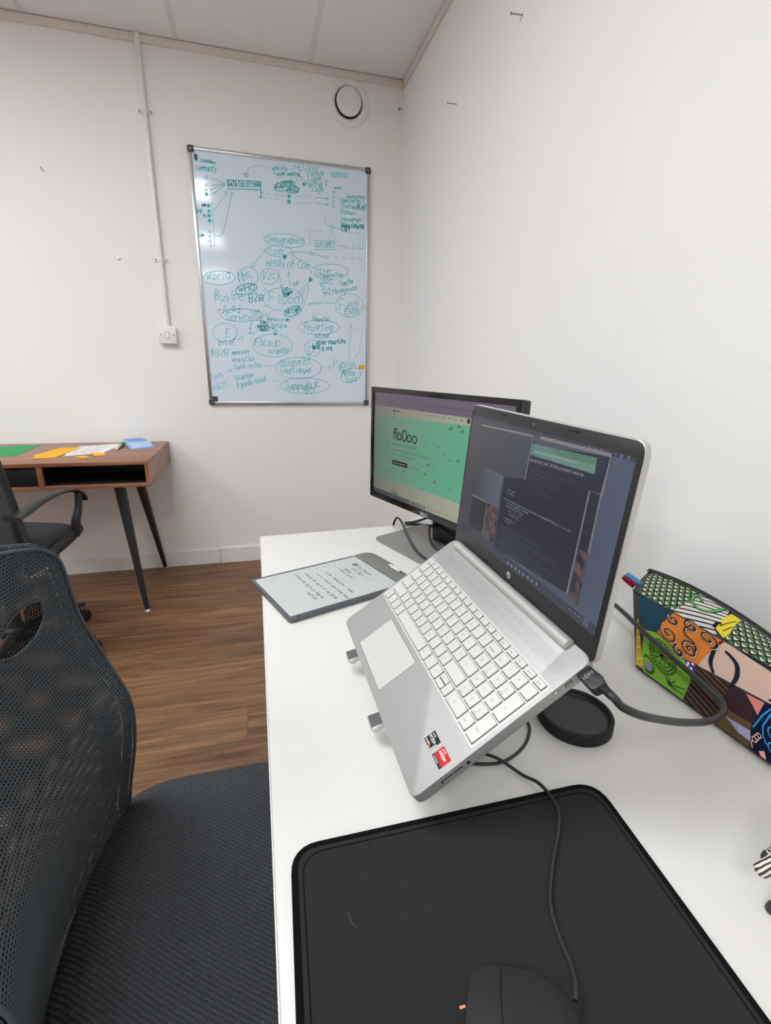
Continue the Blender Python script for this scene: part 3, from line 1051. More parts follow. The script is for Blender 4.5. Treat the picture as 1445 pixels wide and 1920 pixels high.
# knitted double net back: every thread crossing is real
def sp(z, tab):                              # smooth table look-up
    if z <= tab[0][0]: return tab[0][1]
    for k, ((z0, a), (z1, b)) in enumerate(zip(tab, tab[1:])):
        if z <= z1:
            ma = (b-tab[k-1][1])/(z1-tab[k-1][0]) if k else (b-a)/(z1-z0)
            mb = (tab[k+2][1]-a)/(tab[k+2][0]-z0) if k+2 < len(tab) else (b-a)/(z1-z0)
            t_ = (z-z0)/(z1-z0); h = z1-z0
            return (2*t_**3-3*t_**2+1)*a+(t_**3-2*t_**2+t_)*h*ma+(-2*t_**3+3*t_**2)*b+(t_**3-t_**2)*h*mb
    return tab[-1][1]
EX = [(.43, -.236), (.512, -.229), (.60, -.212), (.68, -.208), (.752, -.232), (.832, -.252), (.94, -.252), (1.01, -.249)]
HALF = [(.43, .178), (.505, .195), (.60, .197), (.681, .194), (.754, .1985), (.80, .1955), (.833, .1895), (.88, .180), (.925, .163), (.948, .140), (.961, .118), (.971, .088), (.978, .055), (.9825, .0)]
def half(z): return max(0, sp(z, HALF)) if z < .9825 else 0
HOLE = [(.038, .866), (.056, .877), (.081, .889), (.100, .892), (.113, .891), (.126, .886), (.131, .874), (.129, .86), (.116, .849), (.103, .845), (.084, .844), (.067, .846), (.049, .855)]
def back_pt(y, z, off=0):
    e = sp(z, EX); h = max(half(z), .12)
    return (CAM.x+e-.035*(1-min(1, (y/h)**2))-off, NC.y+y, z)
def in_hole(y, z, g=0):
    k = 1+g/.03; P = [(.086+(a-.086)*k, .868+(b-.868)*k) for a, b in HOLE]; c_ = False
    for (a, b), (c2, d) in zip(P, P[1:]+P[:1]):
        if (b > z) != (d > z) and y < (c2-a)*(z-b)/(d-b)+a: c_ = not c_
    return c_
def net(name, pitch, hole, off, m, shift=0, g=0):
    V = []; F = []; idx = {}
    rnd = random.Random(5)
    def vert(a, b, ia, ib):
        k = (round(a*2), round(b*2))
        if k in idx: return idx[k]
        V.append(back_pt(a*pitch/2+shift*(b*pitch/2), .435+b*pitch/2, off)); idx[k] = len(V)-1
        return idx[k]
    nz = int(.575/pitch); ny = int(.21/pitch)
    for j in range(nz):
        z = .435+(j+.5)*pitch
        for i in range(-ny, ny):
            y = (i+.5)*pitch+shift*z*0
            if abs(y) > half(z)-.001: continue
            if in_hole(y, z, g+rnd.uniform(-.002, .002)): continue
            q = []
            for di, dj in ((0, 0), (1, 0), (1, 1), (0, 1)):
                k = (i+di, j+dj)
                if k not in idx:
                    V.append(back_pt((i+di)*pitch, .435+(j+dj)*pitch, off)); idx[k] = len(V)-1
                q.append(idx[k])
            c4 = [Vector(V[t_]) for t_ in q]; cen = sum(c4, Vector())/4
            inn = []
            for t_ in c4:
                V.append(tuple(cen+(t_-cen)*hole+Vector((-.0007, 0, 0)))); inn.append(len(V)-1)
            for k in range(4): F.append((q[k], q[(k+1) % 4], inn[(k+1) % 4], inn[k]))
    o = obj(name, V, F, m, nc)
    return tag(o, kind='stuff')
tag(net('backrest_net', .0047, .47, 0, M['net']), 'grey open-weave front net with a slot torn through it')
tag(net('backrest_net', .0043, .46, .020, M['net2'], 0, .001), 'darker rear net seen through the front one')
# frame tube round the net, behind its edge
loop = [(sp(z_, HALF)-.002, z_) for z_ in [.44+.012*i for i in range(42)]]+[(sp(z_, HALF), z_-.003) for z_ in (.948, .961, .971, .978)]
loop = loop+[(0, .9785)]+[(-a, b) for a, b in loop[::-1]]
pts = [back_pt(y_, z_, .010) for y_, z_ in loop]
V, F = tube_vf(pts, .0065, 8, True); tag(fix(obj('back_frame', V, F, M['fabric'], nc), 60))
tube('back_support', [TN((-.1, 0, .38)), TN((-.24, 0, .385)), TN((-.325, 0, .45)), TN((-.335, 0, .60)), TN((-.345, 0, .74))], .016, M['black'], nc, 10, 6)
box('side_bracket', back_pt(.182, .53, .03), (back_pt(.182, .53, .0)[0]-.004, NC.y+.196, .665), M['black'], nc, .003)
# the net's own hem, turned over the frame
hem = [back_pt(a-.0012 if a > 0 else a+.0012 if a < 0 else 0, b-.001, -.0006) for a, b in loop]
V, F = tube_vf(hem, .0024, 8, True); fix(obj('net_hem', V, F, M['net'], nc), 60)
# frayed binding round the slot
rim = [back_pt(v_.x+random.uniform(-.0009, .0009), v_.y+random.uniform(-.0009, .0009), -.001) for v_ in catmull([(a, b, 0) for a, b in HOLE], 8, True)]
V, F = tube_vf(rim, .0014, 6, True); obj('slot_binding', V, F, M['net'], nc, True)

# ================================================================== the white desk along the right wall
TZ = .7046
wd = thing('white_desk', 'white laminate desk along the right wall carrying the laptop and monitor', 'desk', (-.41, -2.3, 0))
DL, DN = -.8330, -3.15
dt = prism('desk_top', [(DL+.0018, DN), (-.004, DN), (-.004, -1.508), (DL+.0018, -1.5485)], TZ-.025, TZ, M['white_desk'], wd, .0008)
prism('edge_band', [(DL, DN), (DL+.0017, DN), (DL+.0017, -1.5485), (DL, -1.5485)], TZ-.025, TZ-.0004, M['plastic'], dt, .0005)
for x in (-.735, -.06):
    for y in (-3.08, -1.62):
        v, f = box_vf((x-.025, y-.025, 0), (x+.025, y+.025, TZ-.0255)); obj('leg', v, f, M['plastic'], wd)
v, f = box_vf((-.05, -3.05, .35), (-.035, -1.65, TZ-.0255)); obj('modesty_panel', v, f, M['white_desk'], wd)

# ------------------------------------------------------------------ desk mat
mt = thing('desk_mat', 'black cloth desk mat with stitched edge under the mouse', 'desk mat', (-.65, -2.62, TZ))
mp_poly = round_poly([(-.8115, -2.4855), (-.823, -2.765), (-.484, -2.765), (-.4645, -2.4885)], [.024, .02, .02, .028], 6)
prism('mat_cloth', mp_poly, TZ+.0002, TZ+.0036, M['pad'], mt)
cx_, cy_ = -.645, -2.626
eds = [Vector((x, y, TZ+.0024)) for x, y in mp_poly]
V, F = tube_vf(eds, (.0036, .0022), 8, True); fix(obj('stitched_edge', V, F, M['padedge'], mt), 60)
inner = [Vector((cx_+(x-cx_)*.957, cy_+(y-cy_)*.944, TZ+.0036)) for x, y in mp_poly]
V, F = tube_vf(inner, .0006, 6, True); obj('stitch_line', V, F, M['padedge'], mt, True)
fi = tube('lint_fibre', [(-.7695, -2.556, TZ+.0040), (-.769, -2.561, TZ+.0042), (-.7675, -2.565, TZ+.0041), (-.765, -2.569, TZ+.0040)], .00016, M['felt'], None, 6, 4)
tag(fi, 'tiny pale fibre lying on the left half of the black desk mat', 'lint')

# ------------------------------------------------------------------ mouse
mo = thing('computer_mouse', 'black wired mouse on the desk mat at the bottom of the photo', 'mouse', (-.668, -2.680, TZ+.0037))
MZ = TZ+.0037
def mouse_surf(name, ua, ub, va, vb, m, parent, lift=0, nu_=14, nv_=18):
    """part of the mouse shell: u across -1..1, v from tail 0 to nose 1"""
    V = []; F = []
    def pt(u, v):
        a = -.113*(1-v)                      # along the mouse, 0 at the nose
        w = .0415*(1-abs(2*v-1)**3.2*.16 if v > .5 else 1-abs(2*v-1)**3.2*.32)
        a -= .007*max(0, u)**2*(v**3)+.002*max(0, -u)**2*(v**3)
        h = .0335*(1-abs(1.75*(v-.40))**2.4*.42)*(1-.40*abs(u)**2.6)
        return (-.6505+.915*u*w+.405*a, -2.6385-.405*u*w+.915*a, MZ+max(h, .006)+lift)
    for j in range(nv_+1):
        for i in range(nu_+1): V.append(pt(ua+(ub-ua)*i/nu_, va+(vb-va)*j/nv_))
    n0 = len(V)
    for j in range(nv_+1):
        for i in range(nu_+1):
            x, y, z = V[j*(nu_+1)+i]; V.append((x, y, max(MZ+.0012, z-.006 if lift else MZ+.0012)))
    for j in range(nv_):
        for i in range(nu_):
            a = j*(nu_+1)+i; q = (a, a+1, a+nu_+2, a+nu_+1)
            F.append(q); F.append(tuple(k+n0 for k in q[::-1]))
    rim = [i for i in range(nu_+1)]+[j*(nu_+1)+nu_ for j in range(1, nv_+1)]+[nv_*(nu_+1)+i for i in range(nu_-1, -1, -1)]+[j*(nu_+1) for j in range(nv_-1, 0, -1)]
    for i in range(len(rim)):
        a, b = rim[i], rim[(i+1) % len(rim)]; F.append((a, b, b+n0, a+n0))
    return fix(obj(name, V, F, m, parent), 50)
m_mouse = mat('mouse_black', (41, 42, 43), .62, spec=.25, noise=.05, nscale=300)
mouse_surf('body', -1, 1, 0, 1, m_mouse, mo)
mouse_surf('left_button', -.98, -.42, .42, 1, mat('mouse_side', (40, 41, 43), .55, spec=.3), mo, .0010)
mouse_surf('right_button', -.39, .97, .42, 1, m_mouse, mo, .0010)
T = frameT((-.6695, -2.690, MZ+.0285), (.405, .915, 0), (0, 0, 1), (.915, -.405, 0))
V, F = lathe_vf([(.008, -.003), (.0095, -.002), (.0095, .002), (.008, .003)], 20)
fix(obj('scroll_wheel', [T(v) for v in V], F, M['blackgloss'], mo), 40)
box('indicator_light', (-.7002, -2.6418, TZ+.0038), (-.6958, -2.6402, TZ+.0048), mat('orange_led', (226, 150, 110), .4, emit=.4), mo)
md = lathe('mouse_foot', [(.006, 0), (.006, .0011)], M['rubber'], mo, at(-.668, -2.68, TZ+.0037), 12)

# mouse cable: from behind the laptop, one loop on the desk, over the mat to the mouse
cz = TZ+.0022; mz = TZ+.0067
cab = [(-.47, -2.20, cz), (-.480, -2.30, cz), (-.486, -2.375, cz), (-.499, -2.402, cz), (-.521, -2.421, cz), (-.55, -2.433, cz), (-.576, -2.432, cz), (-.605, -2.42, cz),
       (-.628, -2.395, cz), (-.625, -2.372, cz), (-.605, -2.380, cz+.001), (-.578, -2.415, cz+.004), (-.559, -2.433, cz+.0046), (-.541, -2.458, cz+.001), (-.531, -2.476, TZ+.0070),
       (-.5275, -2.497, mz+.0004), (-.531, -2.516, mz), (-.547, -2.538, mz), (-.568, -2.561, mz), (-.588, -2.587, mz), (-.596, -2.603, mz), (-.602, -2.626, mz+.002), (-.606, -2.643, mz+.006), (-.6125, -2.656, mz+.010), (-.618, -2.664, mz+.010)]
mc = tube('mouse_cable', cab, .0020, M['cable'], None, 10, 8)
tag(mc, 'thin black cable looping out under the laptop and across the mat', 'cable')

# ------------------------------------------------------------------ round dish
ds = thing('round_dish', 'round shallow black plastic dish with a raised rim behind the laptop edge', 'dish', (-.4215, -2.3905, TZ))
R_ = .0495
lathe('dish_body', [(.043, .0), (R_-.0015, .0), (R_, .002), (R_, .0165), (R_-.001, .0178), (R_-.0045, .0178), (R_-.0055, .0165), (R_-.0062, .0125), (R_-.0085, .0118), (R_-.0095, .0055), (R_-.011, .0045), (.010, .0040), (.0098, .0055), (.0085, .0062), (.0, .0062)], M['rubber'], ds, at(-.4215, -2.3905, TZ), 64)
lathe('inner_ring', [(R_-.0068, .0120), (R_-.0062, .0142), (R_-.0072, .0146), (R_-.0085, .0122)], M['black'], ds, at(-.4215, -2.3905, TZ), 64)
disc = lathe('centre_boss', [(.0062, .0062), (.0058, .0074), (.0045, .0076), (.0038, .0066), (0, .0066)], M['black'], ds, at(-.4215, -2.3905, TZ), 24)
V = []; F = []
for i in range(13):
    a = math.radians(20+115*i/12)
    for r_, z_ in ((.012, .0046), (.030, .0046), (.030, .0058), (.012, .0058)): V.append((-.4215+r_*math.cos(a)+.004, -2.3905+r_*math.sin(a)*.8, TZ+z_))
for i in range(12):
    for k in range(4): F.append((i*4+k, i*4+(k+1) % 4, (i+1)*4+(k+1) % 4, (i+1)*4+k))
F += [(0, 1, 2, 3), (51, 50, 49, 48)]
fix(obj('raised_panel', V, F, M['black'], ds), 30)

# ------------------------------------------------------------------ e-ink tablet in its folio, hanging over the desk edge
E1 = Vector((.94, .342, 0)).normalized(); E2 = Vector((E1.y, -E1.x, 0))
TO = Vector((-.856, -1.851, TZ+.0008))
tb = thing('eink_tablet', 'grey e-ink note tablet with handwritten notes on its folio, overhanging the desk edge', 'tablet', TO, (0, 0, math.atan2(E1.y, E1.x)))
TT = frameT(TO, E1, E2, (0, 0, 1))
TLN, TWD = .265, .205
prism('folio_back', round_poly([(.001, .001), (TLN+.052, .001), (TLN+.052, TWD-.001), (.001, TWD-.001)], [.006, .022, .022, .006]), 0, .0028, M['felt'], tb, .0008, TT)
prism('body', round_poly([(0, 0), (TLN, 0), (TLN, TWD), (0, TWD)], .006), .0030, .0085, M['tabbody'], tb, .0014, TT)
sp_poly = round_poly([(TLN+.001, .000), (TLN+.048, .000), (TLN+.050, .100), (TLN+.034, .104), (TLN+.034, .20), (TLN+.001, .20)], [0, .024, .002, .004, .004, 0])
prism('folio_spine', sp_poly, .0030, .0096, M['felt'], tb, .0016, TT)
prism('screen', round_poly([(.007, .008), (TLN-.002, .008), (TLN-.002, TWD-.010), (.007, TWD-.010)], .002), .0086, .0089, M['epaper'], tb, 0, TT)
box('side_slot', (.020, TWD-.0085, .0086), (.0212, TWD-.0004, .00882), M['dark'], tb, 0, TT)
# notes run along the short side: reading direction E2, top of the page towards +E1
TS = lambda p: TT((TLN-.006-(-p[1]), p[0]+.010, .0089+p[2]))        # page x across, page y (negative) down
nt_ = []
random.seed(11)
def note(s, x, y, h, w): put_text(nt_, s, x, y, h, TS, .0002, .0009, w, 0, 2, .25, .1)
note('Mtg Topics', .052, -.026, .0085, .060)
note('- GTP P&D?', .046, -.044, .0085, .060)
note('- Notes', .040, -.058, .0075, .038)
note('- functional', .036, -.070, .0075, .072)
for i, (s, x, w) in enumerate([('- A.fb - Name after - Index', .040, .125), ('- AI. fr - North with filter Map?', .034, .150), ('- Follow-AB. log in LA. log DB.AB', .020, .150), ('- Others-AB. log in LA. Wdg.Am', .012, .142)]):
    note(s, x, -.104-.0215*i, .0062, w)
note('- log Dr.AB', .105, -.183, .006, .045)
V, F = ribbon_vf([[(.118, -.040), (.126, -.038), (.138, -.033)]], .0008); nt_.append(place2(V, F, TS, .0002))
for x, y in ((.020, -.05), (.022, -.07), (.012, -.09), (.010, -.11), (.014, -.215), (.024, -.225)):
    V, F = ribbon_vf([[(x, y), (x+.004, y+.0006)]], .0016); nt_.append(place2(V, F, TS, .0002))
obj('handwritten_notes', *join_vf(nt_), M['pencil'], tb)
V, F = join_vf([place2(*ribbon_vf([[(.003, -.006), (.183, -.006)]], .0005), TS, .0001), place2(*ribbon_vf([[(.010, -.004), (.010, -.24)]], .0005), TS, .0001)])
obj('page_rules', V, F, mat('faint_rule', (168, 178, 181), .6), tb)
V = [TS(p) for p in ((.036, -.016, .0003), (.048, -.016, .0003), (.048, -.028, .0003), (.036, -.028, .0003), (.040, -.020, .0003), (.044, -.020, .0003), (.044, -.024, .0003), (.040, -.024, .0003))]
obj('page_icon', V, [(0, 1, 5, 4), (1, 2, 6, 5), (2, 3, 7, 6), (3, 0, 4, 7)], M['pencil'], tb)
st = thing('stylus', 'ivory stylus tucked in the grey folio spine, its tip towards the laptop', 'stylus', TT((TLN+.04, .11, .006)))
P0, P1 = Vector(TT((TLN+.0415, .097, .0072))), Vector(TT((TLN+.0415, .140, .0072)))
tube('barrel', [P0, P0.lerp(P1, .45), P0.lerp(P1, .72), P0.lerp(P1, .94)], lambda s: .0046 if s < .4 else .0046-.0050*(s-.4), M['nib'], st, 14)
tube('tip', [P0.lerp(P1, .94), P1], lambda s: .0014-.0009*s, M['pencil'], st, 8)

# ------------------------------------------------------------------ white paper behind the monitor
ps = prism('paper_sheet', [(-.404, -1.5205), (-.335, -1.449), (-.16, -1.50), (-.235, -1.64)], TZ+.0002, TZ+.0008, M['paper'])
tag(ps, 'white paper sheet sticking out over the desk end behind the monitor', 'paper')

# ------------------------------------------------------------------ monitor
MU = Vector((.34, -.94, 0)).normalized(); MV = Vector((0, 0, 1)); MN = MU.cross(MV)
MO = Vector((.309, 1.31, -.366))+CAM
TM = frameT(MO, MU, MV, MN)
mn_ = thing('monitor', 'black desktop monitor showing a green web page at the far end of the desk', 'monitor', TM((.256, -MO.z+TZ, -.05)), (0, 0, math.atan2(MU.y, MU.x)))
W0, W1, H0, H1 = -.0035, .5155, 0, .3075
SX0, SX1, SY0, SY1 = .0095, .5035, .0165+.0, .2945
box('back_shell', (W0+.002, H0+.002, -.034), (W1-.002, H1-.002, -.0145), M['black'], mn_, .004, TM)
prism('rear_bulge', round_poly([(.09, .04), (.43, .04), (.43, .27), (.09, .27)], .02), -.058, -.0335, M['black'], mn_, .006, TM, bottom_bev=True)
V = []; F = []
for z in (0, -.014):
    for x, y in ((W0, H0), (W1, H0), (W1, H1), (W0, H1)): V.append(TM((x, y, z)))
for z in (0, -.004):
    for x, y in ((SX0, SY0), (SX1, SY0), (SX1, SY1), (SX0, SY1)): V.append(TM((x, y, z)))
F = [(0, 1, 9, 8), (1, 2, 10, 9), (2, 3, 11, 10), (3, 0, 8, 11)]+[(8+i, 8+(i+1) % 4, 12+(i+1) % 4, 12+i) for i in range(4)]+[(i, 4+i, 4+(i+1) % 4, (i+1) % 4) for i in range(4)]+[(4, 7, 6, 5)]
bz = obj('bezel', V, F, M['blackgloss'], mn_)
bm = bmesh.new(); bm.from_mesh(bz.data); bmesh.ops.recalc_face_normals(bm, faces=bm.faces[:])
bmesh.ops.bevel(bm, geom=[e for e in bm.edges if e.calc_face_angle(0) > 1], offset=.0012, segments=2, affect='EDGES'); bm.to_mesh(bz.data); bm.free()
DE = lin((206, 206, 206))
DS = M['silver']
LT = []
for s, x in (('D', .2330), ('E', .2402), ('L', .2486), ('L', .2562)):
    L, wd_ = text_strokes(s, .0072, 0)
    if s == 'E':
        a = math.radians(32); L = [[((p-.0022)*math.cos(a)-(q-.0036)*math.sin(a)+.0030, (p-.0022)*math.sin(a)+(q-.0036)*math.cos(a)+.0036) for p, q in l] for l in L]
    LT.append(place2(*ribbon_vf([[(x+p*1.05, q+.0042) for p, q in l] for l in L], .0015), TM, .0004))
tag(obj('logo_lettering', *join_vf(LT), mat('logo_white', (215, 215, 215), .4), mn_), 'white maker lettering on the lower bezel')
# stand
prism('stand_base', round_poly([(.092, .0425), (.415, .0425), (.435, -.146), (.072, -.146)], .006), 0, .0085, M['standgrey'], mn_, .0015,
      lambda p: (TM((p[0], 0, p[1]))[0], TM((p[0], 0, p[1]))[1], TZ+.0006+p[2]))
NB = TZ+.009-MO.z
V = [TM(p) for p in ((.190, NB, -.082), (.322, NB, -.082), (.312, NB, -.125), (.200, NB, -.125), (.205, .03, -.060), (.307, .03, -.060), (.307, .03, -.085), (.205, .03, -.085))]
nk = fix(obj('stand_neck', V, [(0, 3, 2, 1), (4, 5, 6, 7), (0, 1, 5, 4), (1, 2, 6, 5), (2, 3, 7, 6), (3, 0, 4, 7)], M['blackgloss'], mn_))
box('neck_collar', (.195, .012, -.075), (.317, .055, -.0575), M['black'], mn_, .003, TM)
V, F = place2(*disc_vf(.245, NB+.028, .008, 16), lambda p: TM((p[0], p[1], -.0755+(NB+.028-p[1])*-.2+p[2])), .0); 

# ---- picture on the monitor
def emis(name, rgb, e=.78):
    m = mat(name, (10, 10, 11), .32, spec=.5); b = m.node_tree.nodes['Principled BSDF']
    b.inputs['Emission Color'].default_value = lin(rgb); b.inputs['Emission Strength'].default_value = e
    return m
def grad(name, stops, e=.78):
    """emission that varies over the panel by its UV (displayed tones, on the monitor also painted-in view-angle dimming)"""
    m = emis(name, (0, 0, 0), e); t = NT(m)
    uv = t.new('ShaderNodeUVMap'); sp_ = t.new('ShaderNodeSeparateXYZ'); t.link(uv.outputs[0], sp_.inputs[0])
    r = t.new('ShaderNodeValToRGB'); el = r.color_ramp.elements
    el[0].position, el[0].color = stops[0][0], lin(stops[0][1]); el[1].position, el[1].color = stops[-1][0], lin(stops[-1][1])
    for p, c_ in stops[1:-1]:
        k = el.new(p); k.color = lin(c_)
    t.link(sp_.outputs[0], r.inputs['Fac']); t.link(r.outputs['Color'], t.b.inputs['Emission Color'])
    return m
def quad2(name, pts, T, off, m, parent, uvx=None):
    V = [T((p[0], p[1], off)) for p in pts]
    x0, x1 = (uvx or (min(p[0] for p in pts), max(p[0] for p in pts)))
    return obj(name, V, [tuple(range(len(pts)))], m, parent, uv=[((p[0]-x0)/(x1-x0), p[1]) for p in pts])
R4 = lambda x0, y0, x1, y1: [(x0, y0), (x1, y0), (x1, y1), (x0, y1)]
S_ = -.0040
g_cream = grad('page_cream', [(0, (112, 116, 108)), (.5, (160, 160, 142)), (1, (190, 186, 166))])  # page ramps turn grey and dim at left, painting in the view-angle loss
g_green = grad('page_green', [(0, (100, 120, 108)), (.25, (108, 148, 128)), (.6, (100, 174, 140)), (1, (96, 176, 142))])
scr = quad2('screen', R4(SX0, SY0, SX1, SY1), TM, S_+.0001, g_cream, mn_)
quad2('browser_bar', R4(SX0, .2595, SX1, SY1), TM, S_+.0004, grad('browser_purple', [(0, (98, 90, 98)), (.5, (104, 92, 112)), (1, (112, 98, 122))]), scr)
quad2('browser_bar', R4(SX0, .2745, SX1, .2765), TM, S_+.0006, emis('bar_line', (90, 80, 98)), scr)
quad2('green_banner', [(SX0, .0585), (.13, .0655), (.30, .066), (SX1, .060), (SX1, .247), (.37, .2435), (.20, .238), (SX0, .231)], TM, S_+.0004, g_green, scr)
quad2('taskbar', R4(SX0, SY0, SX1, .0285), TM, S_+.0006, grad('taskbar', [(0, (62, 66, 78)), (.35, (80, 84, 90)), (.6, (150, 150, 136)), (1, (160, 158, 145))]), scr)
ink_d = emis('page_dark_ink', (26, 32, 38)); ink_m = emis('page_mid_ink', (74, 104, 94)); ink_l = emis('page_light', (176, 182, 170)); ink_g = emis('page_grey_ink', (92, 108, 100))
pt_ = []; TMs = TM
# big word: floOoo
def big(lines, w): pt_.append(place2(*ribbon_vf(lines, w), TM, S_+.0008))
x0 = .1015; b0 = .1795
big([[(x0+.010, b0+.0262), (x0+.007, b0+.0268), (x0+.0045, b0+.025), (x0+.0042, b0+.021), (x0+.0042, b0)], [(x0, b0+.0165), (x0+.0098, b0+.0165)]], .0038)
big([[(x0+.0145, b0+.0270), (x0+.0145, b0)]], .0038)
def oval(cx, cy, rx, ry, w): big([ellipse2(cx, cy, rx, 0, 0, ry, 24, 1)], w)
oval(x0+.0275, b0+.0085, .0082, .0085, .0037)
oval(x0+.0480, b0+.0130, .0088, .0135, .0038)
oval(x0+.0685, b0+.0085, .0082, .0085, .0037)
oval(x0+.0905, b0+.0085, .0086, .0085, .0037)
tag(obj('headline', *join_vf(pt_), ink_d, scr), 'large dark headline word on the green page')
pt_ = []
put_text(pt_, 'your flow is more than data', .100, .1640, .0058, TM, S_+.0008, .0008, .100)
put_text(pt_, 'Community powered cycle, tracking data', .100, .1485, .0046, TM, S_+.0008, .0008, .16)
put_text(pt_, 'research and coaching', .0985, .1360, .0046, TM, S_+.0008, .0008, .092)
put_text(pt_, 'Find out more', .1765, .1145, .0042, TM, S_+.0008, .0007, .038)
for s, x, w in (('Community', .2344, .028), ('Plan', .2698, .010), ('Contact', .2877, .017), ('Blog', .312, .012), ('Team', .3315, .008), ('Contact', .3479, .014)):
    put_text(pt_, s, x, .2512, .0036, TM, S_+.0008, .0006, w)
tag(obj('page_text', *join_vf(pt_), ink_m, scr), kind='stuff')
pt_ = []; put_text(pt_, 'Every', .0995, .0305, .0085, TM, S_+.0008, .0013, .034); put_text(pt_, 'floooo', .1119, .2500, .0042, TM, S_+.0008, .0008, .013)
pt_.append(place2(*disc_vf(.103, .2520, .0036), TM, S_+.0008)); pt_.append(place2(*disc_vf(.3765, .2531, .0055), TM, S_+.0008))
obj('page_marks', *join_vf(pt_), ink_d, scr)
pl = quad2('button_pill', round_poly(R4(.0985, .1103, .1670, .1230), .0063, 6), TM, S_+.0008, ink_d, scr)
pt_ = []; put_text(pt_, 'Join our community', .105, .1150, .0034, TM, S_+.0010, .0006, .055); obj('button_text', *join_vf(pt_), ink_l, scr)
pt_ = []
for q, (x, y) in enumerate([(.3237,.2313),(.3161,.2286),(.3482,.238),(.3604,.2287),(.3516,.1616),(.2299,.1764),(.283,.1834),(.3029,.1704),(.3244,.1577),(.2474,.1334),(.2739,.1353),(.2377,.1094),(.276,.0966),(.1387,.0756),(.153,.1006),(.0836,.088),(.0751,.1637),(.041,.1605),(.0791,.2037),(.3324,.0902),(.0307,.2151),(.1037,.2335),(.42,.2),(.45,.15),(.40,.11),(.47,.09),(.43,.225)]):
    r = .0052 if q in (0, 2, 3, 4, 9, 11, 12, 14, 15, 16, 17, 21) else .0032
    pt_.append(place2(ellipse2(x, y, r, .0004, 0, r*.55, 12, 1)[:12], [tuple(range(12))], TM, S_+.0006))
obj('page_specks', *join_vf(pt_), ink_g, scr)
pt_ = [place2(*disc_vf(x, .0222, .0028, 10), TM, S_+.0009) for x in (.251, .2626, .2739, .2842, .2948, .3071, .319, .3304, .342, .353)]
obj('taskbar_icons', *join_vf(pt_), emis('icon_pale', (190, 196, 184)), scr)
quad2('start_button', R4(.181, .0200, .1865, .0255), TM, S_+.0009, emis('icon_blue', (120, 150, 180)), scr)
# cables at the desk end
mcb = tube('monitor_cable', [(-.43, -1.44, .50), (-.426, -1.470, .66), (-.4235, -1.500, .716), (-.4195, -1.530, .722), (-.4215, -1.57, .7185), (-.430, -1.625, .7175), (-.437, -1.675, .7178), (-.446, -1.75, .7178), (-.4455, -1.80, .7178), (-.436, -1.86, .7178), (-.416, -1.93, .7178), (-.395, -1.99, .7165), (-.39, -2.04, TZ+.004), (-.39, -2.12, TZ+.004)], .0033, M['cable'], None, 10, 8)
tag(mcb, 'black cable coming over the desk end and across the monitor base', 'cable')
k1 = tube('power_cable', [(-.402, -1.5235, TZ+.0042), (-.375, -1.523, TZ+.0045), (-.335, -1.520, TZ+.012), (-.30, -1.53, TZ+.03), (-.27, -1.56, .78), (-.262, -1.60, .83)], .0036, M['cable'], None, 10, 8)
tag(k1, 'black lead rising from the desk end to the monitor back, upper of the pair', 'cable', 'leads behind the monitor')
k2 = tube('power_cable', [(-.403, -1.533, TZ+.0042), (-.38, -1.540, TZ+.0045), (-.345, -1.560, TZ+.0045), (-.31, -1.58, TZ+.0045), (-.24, -1.585, TZ+.0045), (-.17, -1.60, TZ+.0045)], .0036, M['cable'], None, 10, 8)
tag(k2, 'black lead lying flat on the desk behind the monitor base, lower of the pair', 'cable', 'leads behind the monitor')
k3 = tube('signal_cable', [(-.385, -1.705, .762), (-.392, -1.712, .750), (-.396, -1.735, .727), (-.392, -1.765, .7172), (-.38, -1.80, .7172), (-.36, -1.85, TZ+.004), (-.34, -1.93, TZ+.004)], .0030, M['cable'], None, 10, 8)
tag(k3, 'short black cable curling at the foot of the monitor neck', 'cable')

# ================================================================== laptop on its stand
LU, LV, LN = Vector((.0128, -.9998, -.0123)), Vector((.8202, .0035, .5721)), Vector((-.572, -.0174, .8201))
LO = Vector((-.6969, -2.1347, .7523))
TP_ = frameT(LO, LU, LV, LN)
LW, LD = .3585, .236
base_mid = TP_((LW/2, .1, -.03))
lp = thing('laptop', 'open silver laptop tilted on a stand in the middle of the white desk', 'laptop', (base_mid[0], base_mid[1], TZ+.03))
def deck_poly():
    n0, n1, nv = .0235, .3270, .2215
    return round_poly([(0, 0), (LW, 0), (LW, LD), (n1, LD), (n1, nv), (n0, nv), (n0, LD), (0, LD)], [.011, .011, .013, .001, .001, .001, .001, .013], 6)
dk_ = prism('base', deck_poly(), -.0135, 0, M['brushed'], lp, .0014, TP_, 3)
kb = prism('keyboard_well', round_poly(R4(.0045, .0790, .3535, .1845), .003), -.0002, .00018, M['key'], lp, 0, TP_)
prism('touchpad', round_poly(R4(.0790, .0105, .1945, .0715), .0015), -.0002, .0003, mat('touchpad_glass', (199, 199, 195), .5, .1), lp, 0, TP_)
V, F = ribbon_vf([[(.0786, .0101), (.1949, .0101), (.1949, .0719), (.0786, .0719), (.0786, .0101)]], .0006); obj('touchpad_seam', [TP_((p[0], p[1], .0002)) for p in V], F, M['keyside'], lp)
